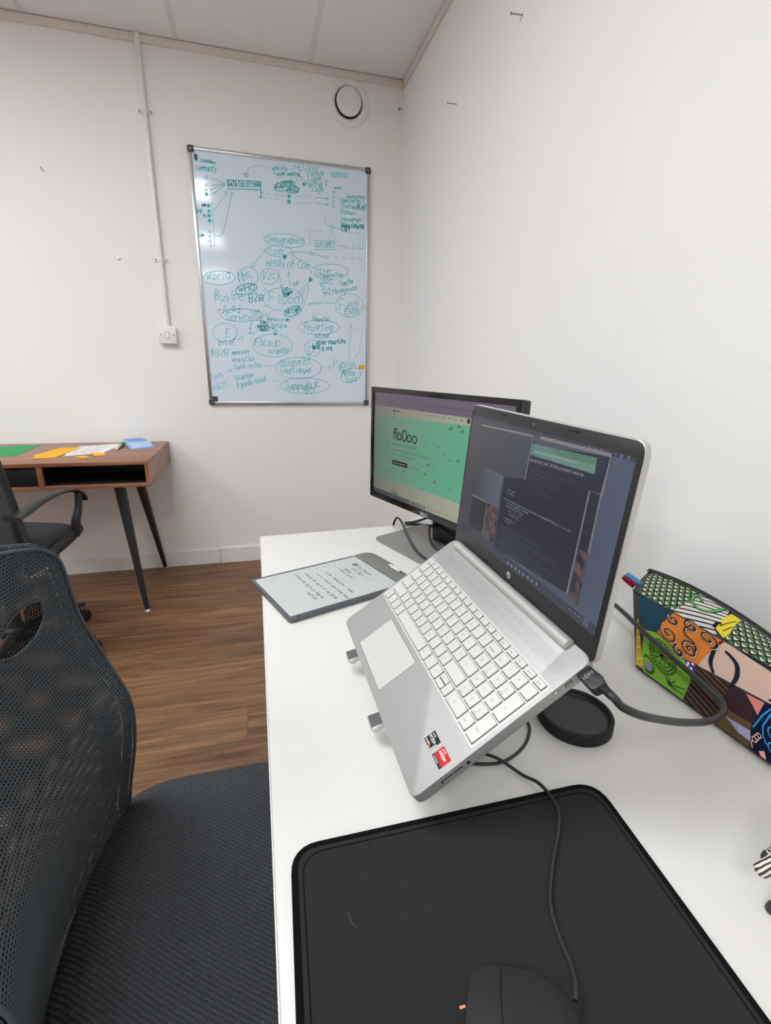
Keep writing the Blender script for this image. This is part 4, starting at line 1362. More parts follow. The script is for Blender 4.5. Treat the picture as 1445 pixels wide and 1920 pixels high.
# keys
KP = .01863; KX = .0078; RV = [.0900, .10825, .1264, .14465, .1629]; KH = .0152
keys = []                                    # (u0, u1, v0, v1, legend)
def row_keys(r, widths, names):
    u = KX
    for w, s in zip(widths, names):
        keys.append((u+.0016, u+w*KP-.0016, RV[r]-KH/2, RV[r]+KH/2, s)); u += w*KP
row_keys(4, [1]*13+[1.33], list('`1234567890-=')+['backspace'])
row_keys(3, [1.33]+[1]*13, ['tab']+list('QWERTYUIOP[]#'))
row_keys(2, [1.6]+[1]*11+[1.73], ['caps']+list("ASDFGHJKL;'")+['<'])
row_keys(1, [2.1]+[1]*10+[2.23], ['^']+list('ZXCVBNM,./')+['^'])
row_keys(0, [1, 1, 1, 1, 5.33, 1.1, 1.1, 1.05], ['ctrl', 'fn', '#', 'alt', '', 'alt', '\\', '<'])
uu = KX+12.58*KP
keys.append((uu+.0014, uu+.0186, RV[0]+.0007, RV[0]+KH/2, '^')); keys.append((uu+.0014, uu+.0186, RV[0]-KH/2, RV[0]-.0007, ''))
keys.append((uu+.0202, .2743, RV[0]-KH/2, RV[0]+KH/2, '>'))
FV = .1777
for i in range(15):
    w = 14.33*KP/15
    keys.append((KX+i*w+.0013, KX+(i+1)*w-.0013, FV-.0040, FV+.0040, ['esc', '?', '*', '*', '', '-', '+', '<', '>', '|', '>', '#', 'prt', 'ins', 'del'][i]))
NX = [.2776+.0190*i for i in range(4)]
for i, s in enumerate(['home', 'end', 'pg dn', 'pg up']): keys.append((NX[i], NX[i]+.0148, FV-.0040, FV+.0040, s))
for r, names in ((4, ['num', '/', '*', '-']), (3, ['7', '8', '9', None]), (2, ['4', '5', '6', None]), (1, ['1', '2', '3', None])):
    for i, s in enumerate(names):
        if s is not None: keys.append((NX[i], NX[i]+.0148, RV[r]-KH/2, RV[r]+KH/2, s))
keys.append((NX[3], NX[3]+.0148, RV[2]-KH/2, RV[3]+KH/2, '+')); keys.append((NX[3], NX[3]+.0148, RV[0]-KH/2, RV[1]+KH/2, 'enter'))
keys.append((NX[0], NX[1]+.0148, RV[0]-KH/2, RV[0]+KH/2, '0')); keys.append((NX[2], NX[2]+.0148, RV[0]-KH/2, RV[0]+KH/2, 'del'))
kmesh = {}; leg = []; gap = []
binv = BASE[lp.name].to_3x3()
for u0, u1, v0, v1, s in keys:
    w, h = u1-u0, v1-v0; kk = (round(w, 5), round(h, 5))
    o_ = TP_((u0, v0, .0002))
    if kk not in kmesh:
        po = round_poly(R4(0, 0, w, h), .0011, 3); n = len(po)
        Vv = [(x, y, 0) for x, y in po]+[(x, y, .0011) for x, y in po]+[(w/2+(x-w/2)*(1-.0006/w), h/2+(y-h/2)*(1-.0006/h), .0014) for x, y in po]
        Fv = [(i, (i+1) % n, n+(i+1) % n, n+i) for i in range(n)]+[(n+i, n+(i+1) % n, 2*n+(i+1) % n, 2*n+i) for i in range(n)]+[tuple(2*n+i for i in range(n))]
        me = bpy.data.meshes.new('key')
        me.from_pydata([tuple(binv @ (LU*a+LV*b+LN*c)) for a, b, c in Vv], [], Fv); me.materials.append(M['key'])
        kmesh[kk] = me
    ko = bpy.data.objects.new('key', kmesh[kk]); C.objects.link(ko); ko.parent = kb
    ko.location = BASE[lp.name] @ Vector(o_)
    # shade round the key, painted as a dark quad wider right and below
    g = .0007
    gap.append(([TP_((x, y, .00021)) for x, y in R4(u0-g*.6, v0-g*1.5, u1+g*1.5, v1+g*.6)], [(0, 1, 2, 3)]))
    if s:
        if len(s) == 1: put_text(leg, s, u0+w*.36, v0+h*.34 if h > .01 else v0+h*.25, .0042 if h > .01 else .003, TP_, .0018, .00040)
        else: put_text(leg, s, u0+w*.22, v0+h*.36, .0020, TP_, .0018, .00032, min(w*.55, len(s)*.0014))
for k_, s in (((NX[0], RV[3]), 'home'), ((NX[2], RV[3]), 'pg up'), ((NX[0], RV[1]), 'end'), ((NX[2], RV[1]), 'pg dn'), ((NX[0], RV[0]), 'ins')):
    put_text(leg, s, k_[0]+.0035, k_[1]-.0060, .0016, TP_, .0018, .00028, .006)
for i, s in enumerate('!"£$%^&*()_+'):
    if s in GLYPH: put_text(leg, s, KX+(i+1)*KP+.005, RV[4]+.0028, .0026, TP_, .0018, .0003)
tag(obj('key_gap_shades', *join_vf(gap), mat('key_gap_shade', (70, 70, 70), .6), kb), kind='stuff')
tag(obj('key_legends', *join_vf(leg), M['legend'], kb), kind='stuff')
# power key mark, speaker grille
box('power_button', (.0135, .1800, .0002), (.0185, .1900, .0009), M['silver'], lp, 0, TP_)
gr = []
for r in range(7):
    for i in range(100):
        u = .036+.0031*i+(.00155 if r % 2 else 0)
        if u > .348: continue
        if r in (3,) and .10 < u < .27: continue
        gr.append(place2(*disc_vf(u, .1975+.0026*r, .00052, 6), TP_, .00015))
tag(obj('speaker_grille', *join_vf(gr), mat('grille_hole', (110, 110, 110), .7), lp), kind='stuff')
# stickers
def sticker(name, pts, m, label):
    return tag(prism(name, pts, .0001, .00035, m, lp, 0, TP_), label)
s1 = sticker('sticker', R4(.3035, .0387, .3235, .0537), mat('sticker_black', (34, 36, 40), .25, .3), 'black and silver processor sticker')
for nme, pts, c_ in (('sticker_border', R4(.3035, .0387, .3055, .0537), (196, 198, 200)), ('sticker_border', R4(.3215, .0387, .3235, .0480), (190, 194, 198)), ('sticker_flash', [(.3125, .0435), (.319, .041), (.3215, .0395), (.3215, .0387), (.3165, .0387)], (206, 110, 84))):
    obj(nme, [TP_((a, b, .0004)) for a, b in pts], [tuple(range(len(pts)))], mat('sticker_print', c_, .3, .3), s1)
w_ = []
put_text(w_, 'AMD', .307, .0502, .0018, TP_, .00045, .0004, .008); put_text(w_, 'RYZEN', .3068, .0455, .0030, TP_, .00045, .0007, .0135); put_text(w_, '5000 SERIES', .3068, .0402, .0016, TP_, .00045, .0003, .0088)
obj('sticker_lettering', *join_vf(w_), mat('sticker_white', (225, 225, 225), .4), s1)
s2 = sticker('sticker', R4(.3297, .0388, .3500, .0548), mat('sticker_red', (206, 34, 36), .25, .1), 'red graphics sticker')
obj('sticker_band', [TP_((a, b, .0004)) for a, b in R4(.3297, .0388, .3500, .0425)], [(0, 1, 2, 3)], mat('sticker_dark', (40, 40, 44), .3), s2)
w_ = []
put_text(w_, 'AMD', .3325, .0518, .0017, TP_, .0005, .0004, .008); put_text(w_, 'RADEON', .3325, .0472, .0028, TP_, .0005, .0007, .0145); put_text(w_, 'GRAPHICS', .3325, .0398, .0015, TP_, .0005, .0003, .0105)
obj('sticker_lettering', *join_vf(w_), mat('sticker_white2', (232, 228, 226), .4), s2)
# ports on the right side
def port(name, v0, v1, w0, w1, m, d=.0006): return box(name, (LW-.002, v0, w0), (LW+d*.3, v1, w1), m, lp, 0, TP_)
port('usb_port', .1960, .2055, -.0075, -.0035, M['dark']); box('usb_tongue', (LW-.001, .1968, -.0062), (LW+.0004, .2047, -.0048), M['silver'], lp, 0, TP_)
port('card_slot', .0340, .0610, -.0085, -.0055, M['dark']); box('card_blank', (LW-.001, .0360, -.0079), (LW+.0005, .0600, -.0068), M['silver'], lp, 0, TP_)
V, F = lathe_vf([(.0021, 0), (.0021, .0005)], 14); T = frameT(TP_((LW-.0001, .0685, -.0070)), LV, LN, LU); obj('audio_jack', [T(v) for v in V], F, M['dark'], lp)
V, F = lathe_vf([(.0006, 0), (.0006, .0004)], 8); T = frameT(TP_((LW, .184, -.0045)), LV, LN, LU); obj('status_light', [T(v) for v in V], F, mat('white_led', (255, 255, 255), .4, emit=1), lp)
for v_ in (.187, .190): T = frameT(TP_((LW, v_, -.0045)), LV, LN, LU); obj('port_mark', [T(p) for p in V], F, M['legend'], lp)
# hinge bar
tube('hinge_bar', [TP_((.0245, .2300, .0005)), TP_((.3265, .2300, .0005))], .0076, M['silver'], lp, 20)
# lid
LA = math.radians(51.5)
E_U = LU; E_V = LV*math.cos(LA)+LN*math.sin(LA); E_N = E_U.cross(E_V)
TLID = frameT(TP_((0, .235, -.001)), E_U, E_V, E_N)
lid = prism('lid', round_poly(R4(-.001, -.006, .3605, .2300), [.012, .012, .015, .015], 6), -.0075, -.0010, M['silver'], lp, .0012, TLID)
lb = prism('lid_bezel', round_poly(R4(.0006, -.0045, .3590, .2286), [.011, .011, .014, .014], 6), -.0009, .0002, M['black'], lp, .0003, TLID)
for x0_, x1_ in ((.088, .108), (.246, .266)): box('bezel_bumper', (x0_, .2232, .0003), (x1_, .2252, .0010), M['rubber'], lb, .0003, TLID)
for x0_, x1_ in ((.105, .125), (.228, .248)): box('bezel_bumper', (x0_, .0072, .0003), (x1_, .0082, .0008), M['rubber'], lb, 0, TLID)
V, F = lathe_vf([(.0022, 0), (.0022, .0002)], 16); obj('webcam', [TLID((.1775+p[0], .2215+p[1], .0003+p[2])) for p in V], F, mat('lens_grey', (96, 98, 104), .2), lb)
lg = [place2(*disc_vf(.1790, .0150, .0048, 24), TLID, .0004)]
tag(obj('logo_disc', *join_vf(lg), mat('logo_silver', (176, 176, 176), .4), lb), 'round pale maker emblem on the lower bezel')
lg = []
for pts in ([(.1770, .0122), (.1788, .0176)], [(.1778, .0146), (.1790, .0152), (.1786, .0122)], [(.1784, .0108), (.1802, .0164)], [(.1800, .0160), (.1814, .0160), (.1810, .0136), (.1796, .0136)]):
    lg.append(place2(*ribbon_vf([pts], .0008), TLID, .0006))
obj('logo_letters', *join_vf(lg), M['black'], lb)
# display
ax = lambda a: .0065+(a+.0055)*(.3458/.3641)
def lq(name, pts, m, off, par): return quad2(name, [(ax(a), b) for a, b in pts], TLID, off, m, par)
DX = lambda s: None
ls = quad2('screen', R4(.0065, .0265, .3525, .2130), TLID, .00045, grad('desktop_blue', [(0, (72, 72, 78)), (.3, (72, 74, 88)), (.75, (80, 86, 106)), (1, (86, 96, 120))], .72), lp)
e2_ = .72
lq('title_bar', R4(.0, .209, .3586, .2135), emis('title_bar', (62, 64, 82), e2_), .0006, ls)
lq('window_pane', [(.030, .2018), (.179, .2068), (.1777, .1512), (.012, .1396)], grad('pane_grey', [(0, (72, 70, 74)), (1, (68, 74, 90))], e2_), .0006, ls)
lq('photo_panel', [(.0293, .1395), (.06, .1440), (.09, .1435), (.1214, .142), (.118, .1206), (.121, .094), (.030, .0923)], grad('photo_sky', [(0, (64, 68, 80)), (1, (98, 108, 124))], e2_), .0008, ls)
mph = emis('photo_people', (70, 62, 70), e2_); tph = NT(mph)
tc_ = tph.new('ShaderNodeTexCoord'); nz = tph.new('ShaderNodeTexNoise'); nz.inputs['Scale'].default_value = 90; tph.link(tc_.outputs['Object'], nz.inputs['Vector'])
rp = tph.new('ShaderNodeValToRGB'); rp.color_ramp.elements[0].position = .38; rp.color_ramp.elements[1].position = .62
rp.color_ramp.elements[0].color = lin((46, 44, 58)); rp.color_ramp.elements[1].color = lin((104, 86, 86)); tph.link(nz.outputs['Fac'], rp.inputs['Fac']); tph.link(rp.outputs['Color'], tph.b.inputs['Emission Color'])
lq('photo_panel', [(.084, .0945), (.1225, .094), (.1245, .040), (.0862, .0452)], mph, .0008, ls)
dk1 = emis('editor_dark', (40, 44, 62), e2_)
lq('editor_pane', [(.1230, .142), (.3073, .1712), (.3047, .0480), (.1265, .0374)], dk1, .0008, ls)
lq('editor_pane', [(.179, .1960), (.3252, .2080), (.3245, .170), (.30, .166), (.1777, .149)], dk1, .0007, ls)
lq('small_pane', [(.0342, .0912), (.0838, .0920), (.0852, .0442), (.0316, .0402)], emis('small_dark', (48, 50, 60), e2_), .0010, ls)
lq('side_pane', [(.307, .1683), (.3225, .1686), (.3225, .1040), (.307, .1035)], dk1, .0010, ls)
lq('side_photo', [(.307, .1030), (.3235, .1040), (.3252, .0429), (.3060, .0501)], mph, .0010, ls)
pale = emis('window_frame_pale', (136, 134, 132), e2_)
fl = []
for pts, w in (([(.032, .2018), (.179, .2068), (.1777, .1512)], .0026), ([(.1973, .2075), (.3252, .2095), (.3245, .1700)], .0042), ([(.0339, .0923), (.0848, .0932), (.0866, .0442)], .0024), ([(.3040, .0490), (.3052, .1683), (.3235, .1686), (.3240, .106)], .0024)):
    fl.append(place2(*ribbon_vf([[(ax(a), b) for a, b in pts]], w), TLID, .0013))
obj('window_frames', *join_vf(fl), pale, ls)
lq('browser_window', [(.1796, .1975), (.3057, .2033), (.3068, .1863), (.1793, .1832)], grad('browser_green', [(0, (88, 136, 126)), (.5, (112, 146, 138)), (1, (110, 150, 138))], e2_), .0010, ls)
lq('browser_tabs', [(.222, .1985), (.3057, .2033), (.306, .1960), (.24, .1925)], emis('tab_green', (84, 134, 108), e2_), .0012, ls)
lq('address_bar', [(.186, .1905), (.275, .1940), (.275, .1905), (.186, .1872)], emis('bar_pale', (138, 158, 150), e2_), .0012, ls)
cd = []
random.seed(4)
put_text(cd, 'home with: tests of_SweetT_JOP_Rollup just Checkpoint 5 minutes ago', ax(.181), .1760, .0034, TLID, .0012, .0006, .104, .04)
def code(x, y, w, h, ang=.03):
    put_text(cd, ''.join(random.choice('abcdefgt_.(=)lmn ') for _ in range(int(w/.0017))), ax(x), y, h, TLID, .0012, .00045, w, ang)
for x, y, w in ((.131, .1118, .150), (.1406, .108, .055), (.14, .1035, .045), (.147, .0990, .036), (.15, .0945, .026), (.137, .1265, .022), (.139, .122, .018), (.142, .0865, .028), (.144, .082, .016)): code(x, y, w, .0026)
obj('code_text', *join_vf(cd), emis('code_pale', (132, 136, 150), e2_), ls)
cd = []
for y in range(13):
    code(.134+random.uniform(0, .01), .076-.0028*y, random.uniform(.05, .15), .0018)
for y in range(6): code(.187, .166-.005*y, random.uniform(.02, .10), .0018)
for y in range(9): code(.309, .20-.004*y if y < 5 else .155-.01*(y-5), .012, .0016)
for y in range(7): code(.036, .085-.006*y, random.uniform(.02, .04), .0016)
obj('code_text', *join_vf(cd), emis('code_dim', (74, 80, 100), e2_), ls)
lq('taskbar', R4(.0, .0262, .3586, .0375), emis('laptop_taskbar', (60, 64, 78), e2_), .0010, ls)
ic = [place2(*disc_vf(ax(x), y, .0020, 10), TLID, .0014) for x, y in ((.1722, .031), (.1818, .031), (.1925, .032), (.2023, .0315), (.2126, .032), (.2242, .0328), (.234, .0327), (.2449, .0332))]
ic += [place2(*disc_vf(ax(x), y, .0011, 8), TLID, .0014) for x, y in ((.1659, .0400), (.1753, .0403), (.1844, .0406), (.1934, .0408), (.2006, .0408), (.2076, .041), (.2141, .0412), (.2211, .0412), (.2274, .0413), (.3133, .0335), (.3182, .0335), (.324, .034), (.3311, .034))]
for s, x in (('o', .2890), ('n', .2990), ('o', .3090), (':', .3190), ('-', .3290), ('o', .3385), ('x', .3480)): put_text(ic, s, ax(x), .2098, .0045, TLID, .0014, .0006)
put_text(ic, '10:42', ax(.340), .0345, .0022, TLID, .0014, .0004); put_text(ic, '18/03', ax(.340), .0305, .0022, TLID, .0014, .0004)
tag(obj('screen_icons', *join_vf(ic), emis('icon_soft', (150, 156, 168), e2_), ls), kind='stuff')

# ------------------------------------------------------------------ laptop stand
sd = thing('laptop_stand', 'folding silver laptop stand whose two padded hooks poke out under the laptop front', 'laptop stand', (-.56, -2.285, TZ))
for u0, u1 in ((.062, .087), (.209, .234)):
    prof = [(-.0180, -.0205), (-.0212, -.0155), (-.0212, -.0105), (-.0185, -.0088), (-.0030, -.0150), (.190, -.0150), (.195, -.018), (.190, -.0205)]
    am = prism('arm', [(p[0], p[1]) for p in prof], u0, u1, M['silver'], sd, .002, lambda p: TP_((p[2], p[0], p[1])), 3)
    pdp = [(-.0192, -.0090), (-.0035, -.0152), (-.0031, -.0143), (-.0188, -.0081)]
    prism('rubber_pad', pdp, u0+.0025, u1-.0025, mat('pad_grey', (96, 97, 99), .8), am, 0, lambda p: TP_((p[2], p[0], p[1])))
    prism('rubber_pad', [(.02, -.0149), (.18, -.0149), (.18, -.0140), (.02, -.0140)], u0+.006, u1-.006, mat('pad_grey2', (96, 97, 99), .8), am, 0, lambda p: TP_((p[2], p[0], p[1])))
    um = (u0+u1)/2
    a_ = Vector(TP_((um, .165, -.024))); b_ = Vector((a_.x-.005, a_.y, TZ+.012))
    tube('riser', [a_, b_], .009, M['silver'], sd, 12)
    a2 = None
    # = Vector((a2.x+.02, a2.y, TZ+.012)); tube('riser', [a2, b2], .007, M['silver'], sd, 12)
prism('base_plate', round_poly([(-.652, -2.362), (-.540, -2.362), (-.540, -2.19), (-.652, -2.19)], .012), TZ+.0004, TZ+.008, M['silver'], sd, .0015)
prism('base_plate', round_poly([(-.600, -2.36), (-.55, -2.36), (-.55, -2.20), (-.60, -2.20)], .01), TZ+.008, TZ+.014, M['silver'], sd, .0015)

# ------------------------------------------------------------------ HDMI lead
hd = thing('hdmi_cable', 'thick black cable with HDMI plug in the laptop side, looping over the pouch', 'cable', TP_((.375, .2208, -.006)))
pg = [(.3590, .2125), (.3590, .2292), (.3800, .2300), (.3852, .2272), (.3862, .2245), (.3862, .2185), (.3842, .2120), (.3800, .2118)]
pl_ = prism('plug', round_poly(pg, .0015, 3), -.0118, -.0004, M['black'], hd, .0016, TP_)
prism('plug_seam', round_poly([(.3612, .2135), (.3625, .2135), (.3625, .2285), (.3612, .2285)], 0), -.0004, -.0002, M['dark'], pl_, 0, TP_)
w_ = []; TH = lambda p: TP_((.3705-p[1], .2145+p[0], -.0002+p[2])); put_text(w_, 'HDMI', 0, 0, .0040, TH, .0002, .0008, .0125)
obj('plug_lettering', *join_vf(w_), mat('embossed_grey', (128, 130, 134), .5), pl_)
tube('strain_relief', [TP_((.386, .2220, -.006)), TP_((.3905, .2225, -.006)), TP_((.3975, .2225, -.0065))], lambda s: (.0058, .0050) if s < .5 else (.0046, .0044), M['rubber'], hd, 12)
hp_ = [TP_((.395, .2222, -.006)), TP_((.402, .2226, -.0068)), (-.500, -2.540, .863), (-.486, -2.543, .855), (-.467, -2.541, .845), (-.430, -2.531, .825), (-.392, -2.519, .805), (-.346, -2.503, .782), (-.314, -2.491, .768), (-.285, -2.479, .757), (-.262, -2.468, .751), (-.249, -2.458, .7505), (-.244, -2.446, .752),
       (-.242, -2.406, .7565), (-.236, -2.340, .760), (-.226, -2.283, .761), (-.205, -2.205, .757), (-.19, -2.12, .752), (-.19, -2.0, .735), (-.20, -1.88, .716), (-.22, -1.76, .715), (-.24, -1.70, .76), (-.245, -1.66, .84)]
tube('lead', hp_, .0041, M['cable'], hd, 12, 8)

# ------------------------------------------------------------------ patchwork pouch by the wall
B0, B1 = Vector((-.248, -2.322, .711)), Vector((-.235, -2.519, .712))
S0, S1 = Vector((-.149, -2.190, .772)), Vector((-.149, -2.437, .779))
Z0, Z1 = Vector((-.076, -2.147, .785)), Vector((-.083, -2.383, .790))
BUL = Vector((-.5, 0, .86))
def p_front(s, t, off=0):
    b = .011*4*t*(1-t)*min(1, max(0, 3*s+.35)) if 0 < t < 1 else 0
    return B0.lerp(B1, s).lerp(S0.lerp(S1, s), t)+BUL*(b+off)
TN_ = Vector((-.12, .05, .99)).normalized()
def p_top(s, t, off=0):
    b = .004*4*t*(1-t) if 0 < t < 1 else 0
    arch = .009*(1-((s-.4)/.46)**2)*t          # the zip bows up along its length
    return S0.lerp(S1, s).lerp(Z0.lerp(Z1, s), t)+TN_*(b+off)+Vector((0, 0, arch))
po_ = thing('patchwork_pouch', 'zipped pouch sewn from bright patterned fabric patches, leaning by the right wall', 'pouch', (-.15, -2.35, TZ))
SN = [-.06+.05*i for i in range(25)]
def pinch(s):                                # ends of the body round off
    return 1
V = []; F = []; NP = 0
for s in SN:
    ring = [p_front(s, t, -.0012) for t in (-.0, .06, .15, .3, .45, .6, .75, .88, .96)]+[p_top(s, t, -.0012) for t in (.02, .15, .35, .6, .8, .95, 1)]
    zc = p_top(s, 1)
    ring += [zc+Vector((.030, .004, -.010)), zc+Vector((.055, .006, -.035)), zc+Vector((.060, 0, -.078)), p_front(s, 0).lerp(zc, .25)]
    ring[-1].z = TZ+.0016; ring[-2].z = TZ+.0022
    for r_ in ring: r_.x = min(r_.x, -.006); r_.z = max(r_.z, TZ+.0012)
    NP = len(ring); V += [tuple(q) for q in ring]
for i in range(len(SN)-1):
    for k in range(NP): F.append((i*NP+k, i*NP+(k+1) % NP, (i+1)*NP+(k+1) % NP, (i+1)*NP+k))
F += [tuple(range(NP)), tuple((len(SN)-1)*NP+k for k in range(NP))[::-1]]
m_lining = mat('yellow_print', (176, 152, 62), .9, spec=.1, noise=.25, nscale=160)
fix(obj('pouch_body', V, F, M['cable'], po_), 50)

def cloth(name, rgb, **k): return mat(name, rgb, .9, spec=.1, bump=.25, bscale=1800, **k)
def lines_fac(t, uvo, d, p, w, ph=0.0):
    dt = t.new('ShaderNodeVectorMath'); dt.operation = 'DOT_PRODUCT'; dt.inputs[1].default_value = (d[0], d[1], 0); t.link(uvo, dt.inputs[0])
    fr_ = t.math('FRACT', t.math('ADD', t.math('DIVIDE', dt.outputs['Value'], p), ph+50.0))
    return t.math('LESS_THAN', t.math('ABSOLUTE', t.math('SUBTRACT', fr_, .5)), w)
def star_cloth():
    m = cloth('star_lattice', (236, 236, 224)); t = NT(m); uv = t.new('ShaderNodeUVMap'); o = uv.outputs[0]
    a = [math.radians(x) for x in (10, 70, 130)]
    tri = None
    for q in a:
        l = lines_fac(t, o, (math.cos(q), math.sin(q)), .021, .25, .25 if q == a[1] else 0.0); tri = l if tri is None else t.math('ADD', tri, l)
    par = t.math('GREATER_THAN', t.math('MODULO', tri, 2.0), .5)
    col = t.mix(par, lin((204, 204, 190)), lin((78, 134, 78)))
    for q in a:
        col = t.mix(lines_fac(t, o, (math.cos(q), math.sin(q)), .0105, .10, .5 if q == a[1] else 0.0), col, lin((40, 34, 30)))
    t.link(col, t.b.inputs['Base Color']); return m
def weave_cloth():
    m = cloth('teal_weave', (30, 62, 78)); t = NT(m); uv = t.new('ShaderNodeUVMap')
    mp = t.new('ShaderNodeMapping'); mp.inputs['Rotation'].default_value = (0, 0, .8); t.link(uv.outputs[0], mp.inputs['Vector'])
    br = t.new('ShaderNodeTexBrick'); br.inputs['Scale'].default_value = 210; br.inputs['Mortar Size'].default_value = .09; br.offset = .5
    br.inputs['Brick Width'].default_value = 1.0; br.inputs['Row Height'].default_value = .6
    br.inputs['Color1'].default_value = lin((44, 84, 102)); br.inputs['Color2'].default_value = lin((38, 72, 92)); br.inputs['Mortar'].default_value = lin((18, 26, 38))
    t.link(mp.outputs[0], br.inputs['Vector']); t.link(br.outputs['Color'], t.b.inputs['Base Color']); return m
def stripe_cloth(name, c1, c2, ang, p, w):
    m = cloth(name, c1); t = NT(m); uv = t.new('ShaderNodeUVMap')
    t.link(t.mix(lines_fac(t, uv.outputs[0], (math.cos(ang), math.sin(ang)), p, w), lin(c1), lin(c2)), t.b.inputs['Base Color']); return m
FL, FH, TH_ = .2, .14, .09
def pp(st): return [tuple(float(a) for a in q.split(',')) for q in st.split()]
def patch(name, st, m, surf, label, lift=.0004):
    """fabric patch: its outline is filled with a fine grid that follows the pouch"""
    P = pp(st); H = FH if surf is p_front else TH_
    bm = bmesh.new()
    fc_ = bm.faces.new([bm.verts.new((a, b, 0)) for a, b in P])
    bmesh.ops.triangulate(bm, faces=[fc_])
    s0, s1 = min(a for a, _ in P), max(a for a, _ in P); t0, t1 = min(b for _, b in P), max(b for _, b in P)
    for ax_, lo, hi in ((0, s0, s1), (1, t0, t1)):
        k = math.ceil(lo/.08)*.08
        while k < hi:
            bmesh.ops.bisect_plane(bm, geom=bm.verts[:]+bm.edges[:]+bm.faces[:], plane_co=(k, k, 0), plane_no=(1, 0, 0) if ax_ == 0 else (0, 1, 0)); k += .08
    bm.verts.index_update()
    U = [(v.co.x, v.co.y) for v in bm.verts]; F = [[v.index for v in f.verts] for f in bm.faces]; bm.free()
    def pos(s, t):
        s = min(s, 1.132)
        if surf is p_front and t > 1: return p_top(s, min((t-1)*.8, .6), lift)
        return surf(s, min(max(t, -.0), 1.0), lift)
    o = obj(name, [tuple(pos(a, b)) for a, b in U], F, m, po_, True, uv=[(a*FL, b*H) for a, b in U])
    bm = bmesh.new(); bm.from_mesh(o.data)
    bmesh.ops.recalc_face_normals(bm, faces=bm.faces[:])
    if sum((f.normal.z*f.calc_area() for f in bm.faces)) < 0: bmesh.ops.reverse_faces(bm, faces=bm.faces[:])
    bm.to_mesh(o.data); bm.free()
    return tag(o, label)
def strokes(name, lines, w, m, surf, parent, lift=.0012, scale=None):
    """printed lines on a patch; lines in pouch (s,t), width in metres"""
    H = FH if surf is p_front else TH_
    L = [[(a*FL, b*H) for a, b in l] for l in lines]
    V, F = ribbon_vf(L, w)
    return obj(name, [tuple(surf(a/FL, b/H, lift)) for a, b in V], F, m, parent)
navy = cloth('navy_print', (30, 32, 46)); cream = cloth('cream_print', (230, 222, 206))
patch('fabric_patch', '-.00,.90 .02,1.0 .33,1.0 .18,.55 .09,.53 .02,.59', weave_cloth(), p_front, 'teal woven-pattern patch')
pa = patch('fabric_patch', '.33,1.0 .72,1.0 .52,.46 .42,.44 .17,.56', cloth('orange_print', (204, 120, 46), noise=.06), p_front, 'orange patch with fringed spirals')
def spiral(cx, cy, r, turns, a0, n=26, sgn=1): return [(cx+r*(1-.86*i/n)*math.cos(a0+sgn*turns*2*math.pi*i/n)/FL, cy+r*(1-.86*i/n)*math.sin(a0+sgn*turns*2*math.pi*i/n)/FH) for i in range(n+1)]
sps = [spiral(.325, .86, .012, 1.2, 2.5), spiral(.29, .62, .016, 1.4, 3.0), spiral(.475, .92, .0135, 1.3, 1.0), spiral(.465, .58, .0145, 1.5, 1.2), spiral(.60, .88, .016, 1.4, 5.0), spiral(.375, .47, .010, 1.1, 2)]
sps.append([(v.x, v.y) for v in catmull([(.47, .92, 0), (.425, .84, 0), (.43, .75, 0), (.49, .71, 0), (.515, .64, 0), (.50, .58, 0)], 5)])
fr2 = []
for sp2 in sps:
    for i, (a, b) in enumerate(sp2[:-4]):
        c_ = sp2[min(i+1, len(sp2)-1)]; dx, dy = (c_[0]-a)*FL, (c_[1]-b)*FH; l = math.hypot(dx, dy) or 1
        nx, ny = -dy/l, dx/l
        for k in (-1, 1): fr2.append([(a, b), (a+nx*k*.0032/FL, b+ny*k*.0032/FH)])
strokes('spiral_print', fr2, .0007, navy, p_front, pa, .0014)
strokes('spiral_print', [[(a+.0035, b-.004) for a, b in q] for q in sps], .0026, cream, p_front, pa, .0017)
strokes('spiral_print', sps, .0024, navy, p_front, pa, .0020)
pa = patch('fabric_patch', '.17,.545 .42,.43 .46,.23 .38,.0 .08,.0 .02,.0 .01,.16 .05,.50', cloth('lime_print', (116, 166, 60)), p_front, 'lime green patch with black fans')
ln_ = []
def inside_lime(s, t): return 0.03 < s < .45 and .01 < t < .52-.28*max(0, s-.16) and s < .385+.3*t
def arc(cx, cy, r, a0, a1, n=18): return [(cx+r*math.cos(a0+(a1-a0)*i/n)/FL, cy+r*math.sin(a0+(a1-a0)*i/n)/FH) for i in range(n+1)]
def clip(l):
    out = []; cur = []
    for q in l:
        if inside_lime(*q): cur.append(q)
        else:
            if len(cur) > 1: out.append(cur)
            cur = []
    if len(cur) > 1: out.append(cur)
    return out
for r_ in (.0155, .0195, .0245): ln_ += clip(arc(.22, .30, r_, 0, 6.28, 40))
for k in range(9):
    a = 2*math.pi*k/9+.2; ln_ += clip([(.22+q*.0155*math.cos(a)/FL, .30+q*.0155*math.sin(a)/FH) for q in (0, .2, .4, .6, .8, 1)])
for k in range(30):
    a = 2*math.pi*k/30; ln_ += clip([(.22+q*math.cos(a)/FL, .30+q*math.sin(a)/FH) for q in (.0195, .022, .0245)])
for k in range(7):
    a = -.5+2.6*k/6; ln_ += clip([(.26+q*.044*math.cos(a)/FL, .055+q*.030*math.sin(a)/FH) for q in (0, .15, .3, .45, .6, .75, .9, 1) if q*.030*math.sin(a)/FH < .07])
for r_ in (.0105, .0125): ln_ += clip(arc(.07, .11, r_, 0, 6.28, 30))
strokes('fan_print', ln_, .0011, cloth('black_print', (24, 28, 22)), p_front, pa)
pt2 = [(.075+.006/FL*math.cos(a*.6), .085+.006/FH*math.sin(a*.6)) for a in range(11)]
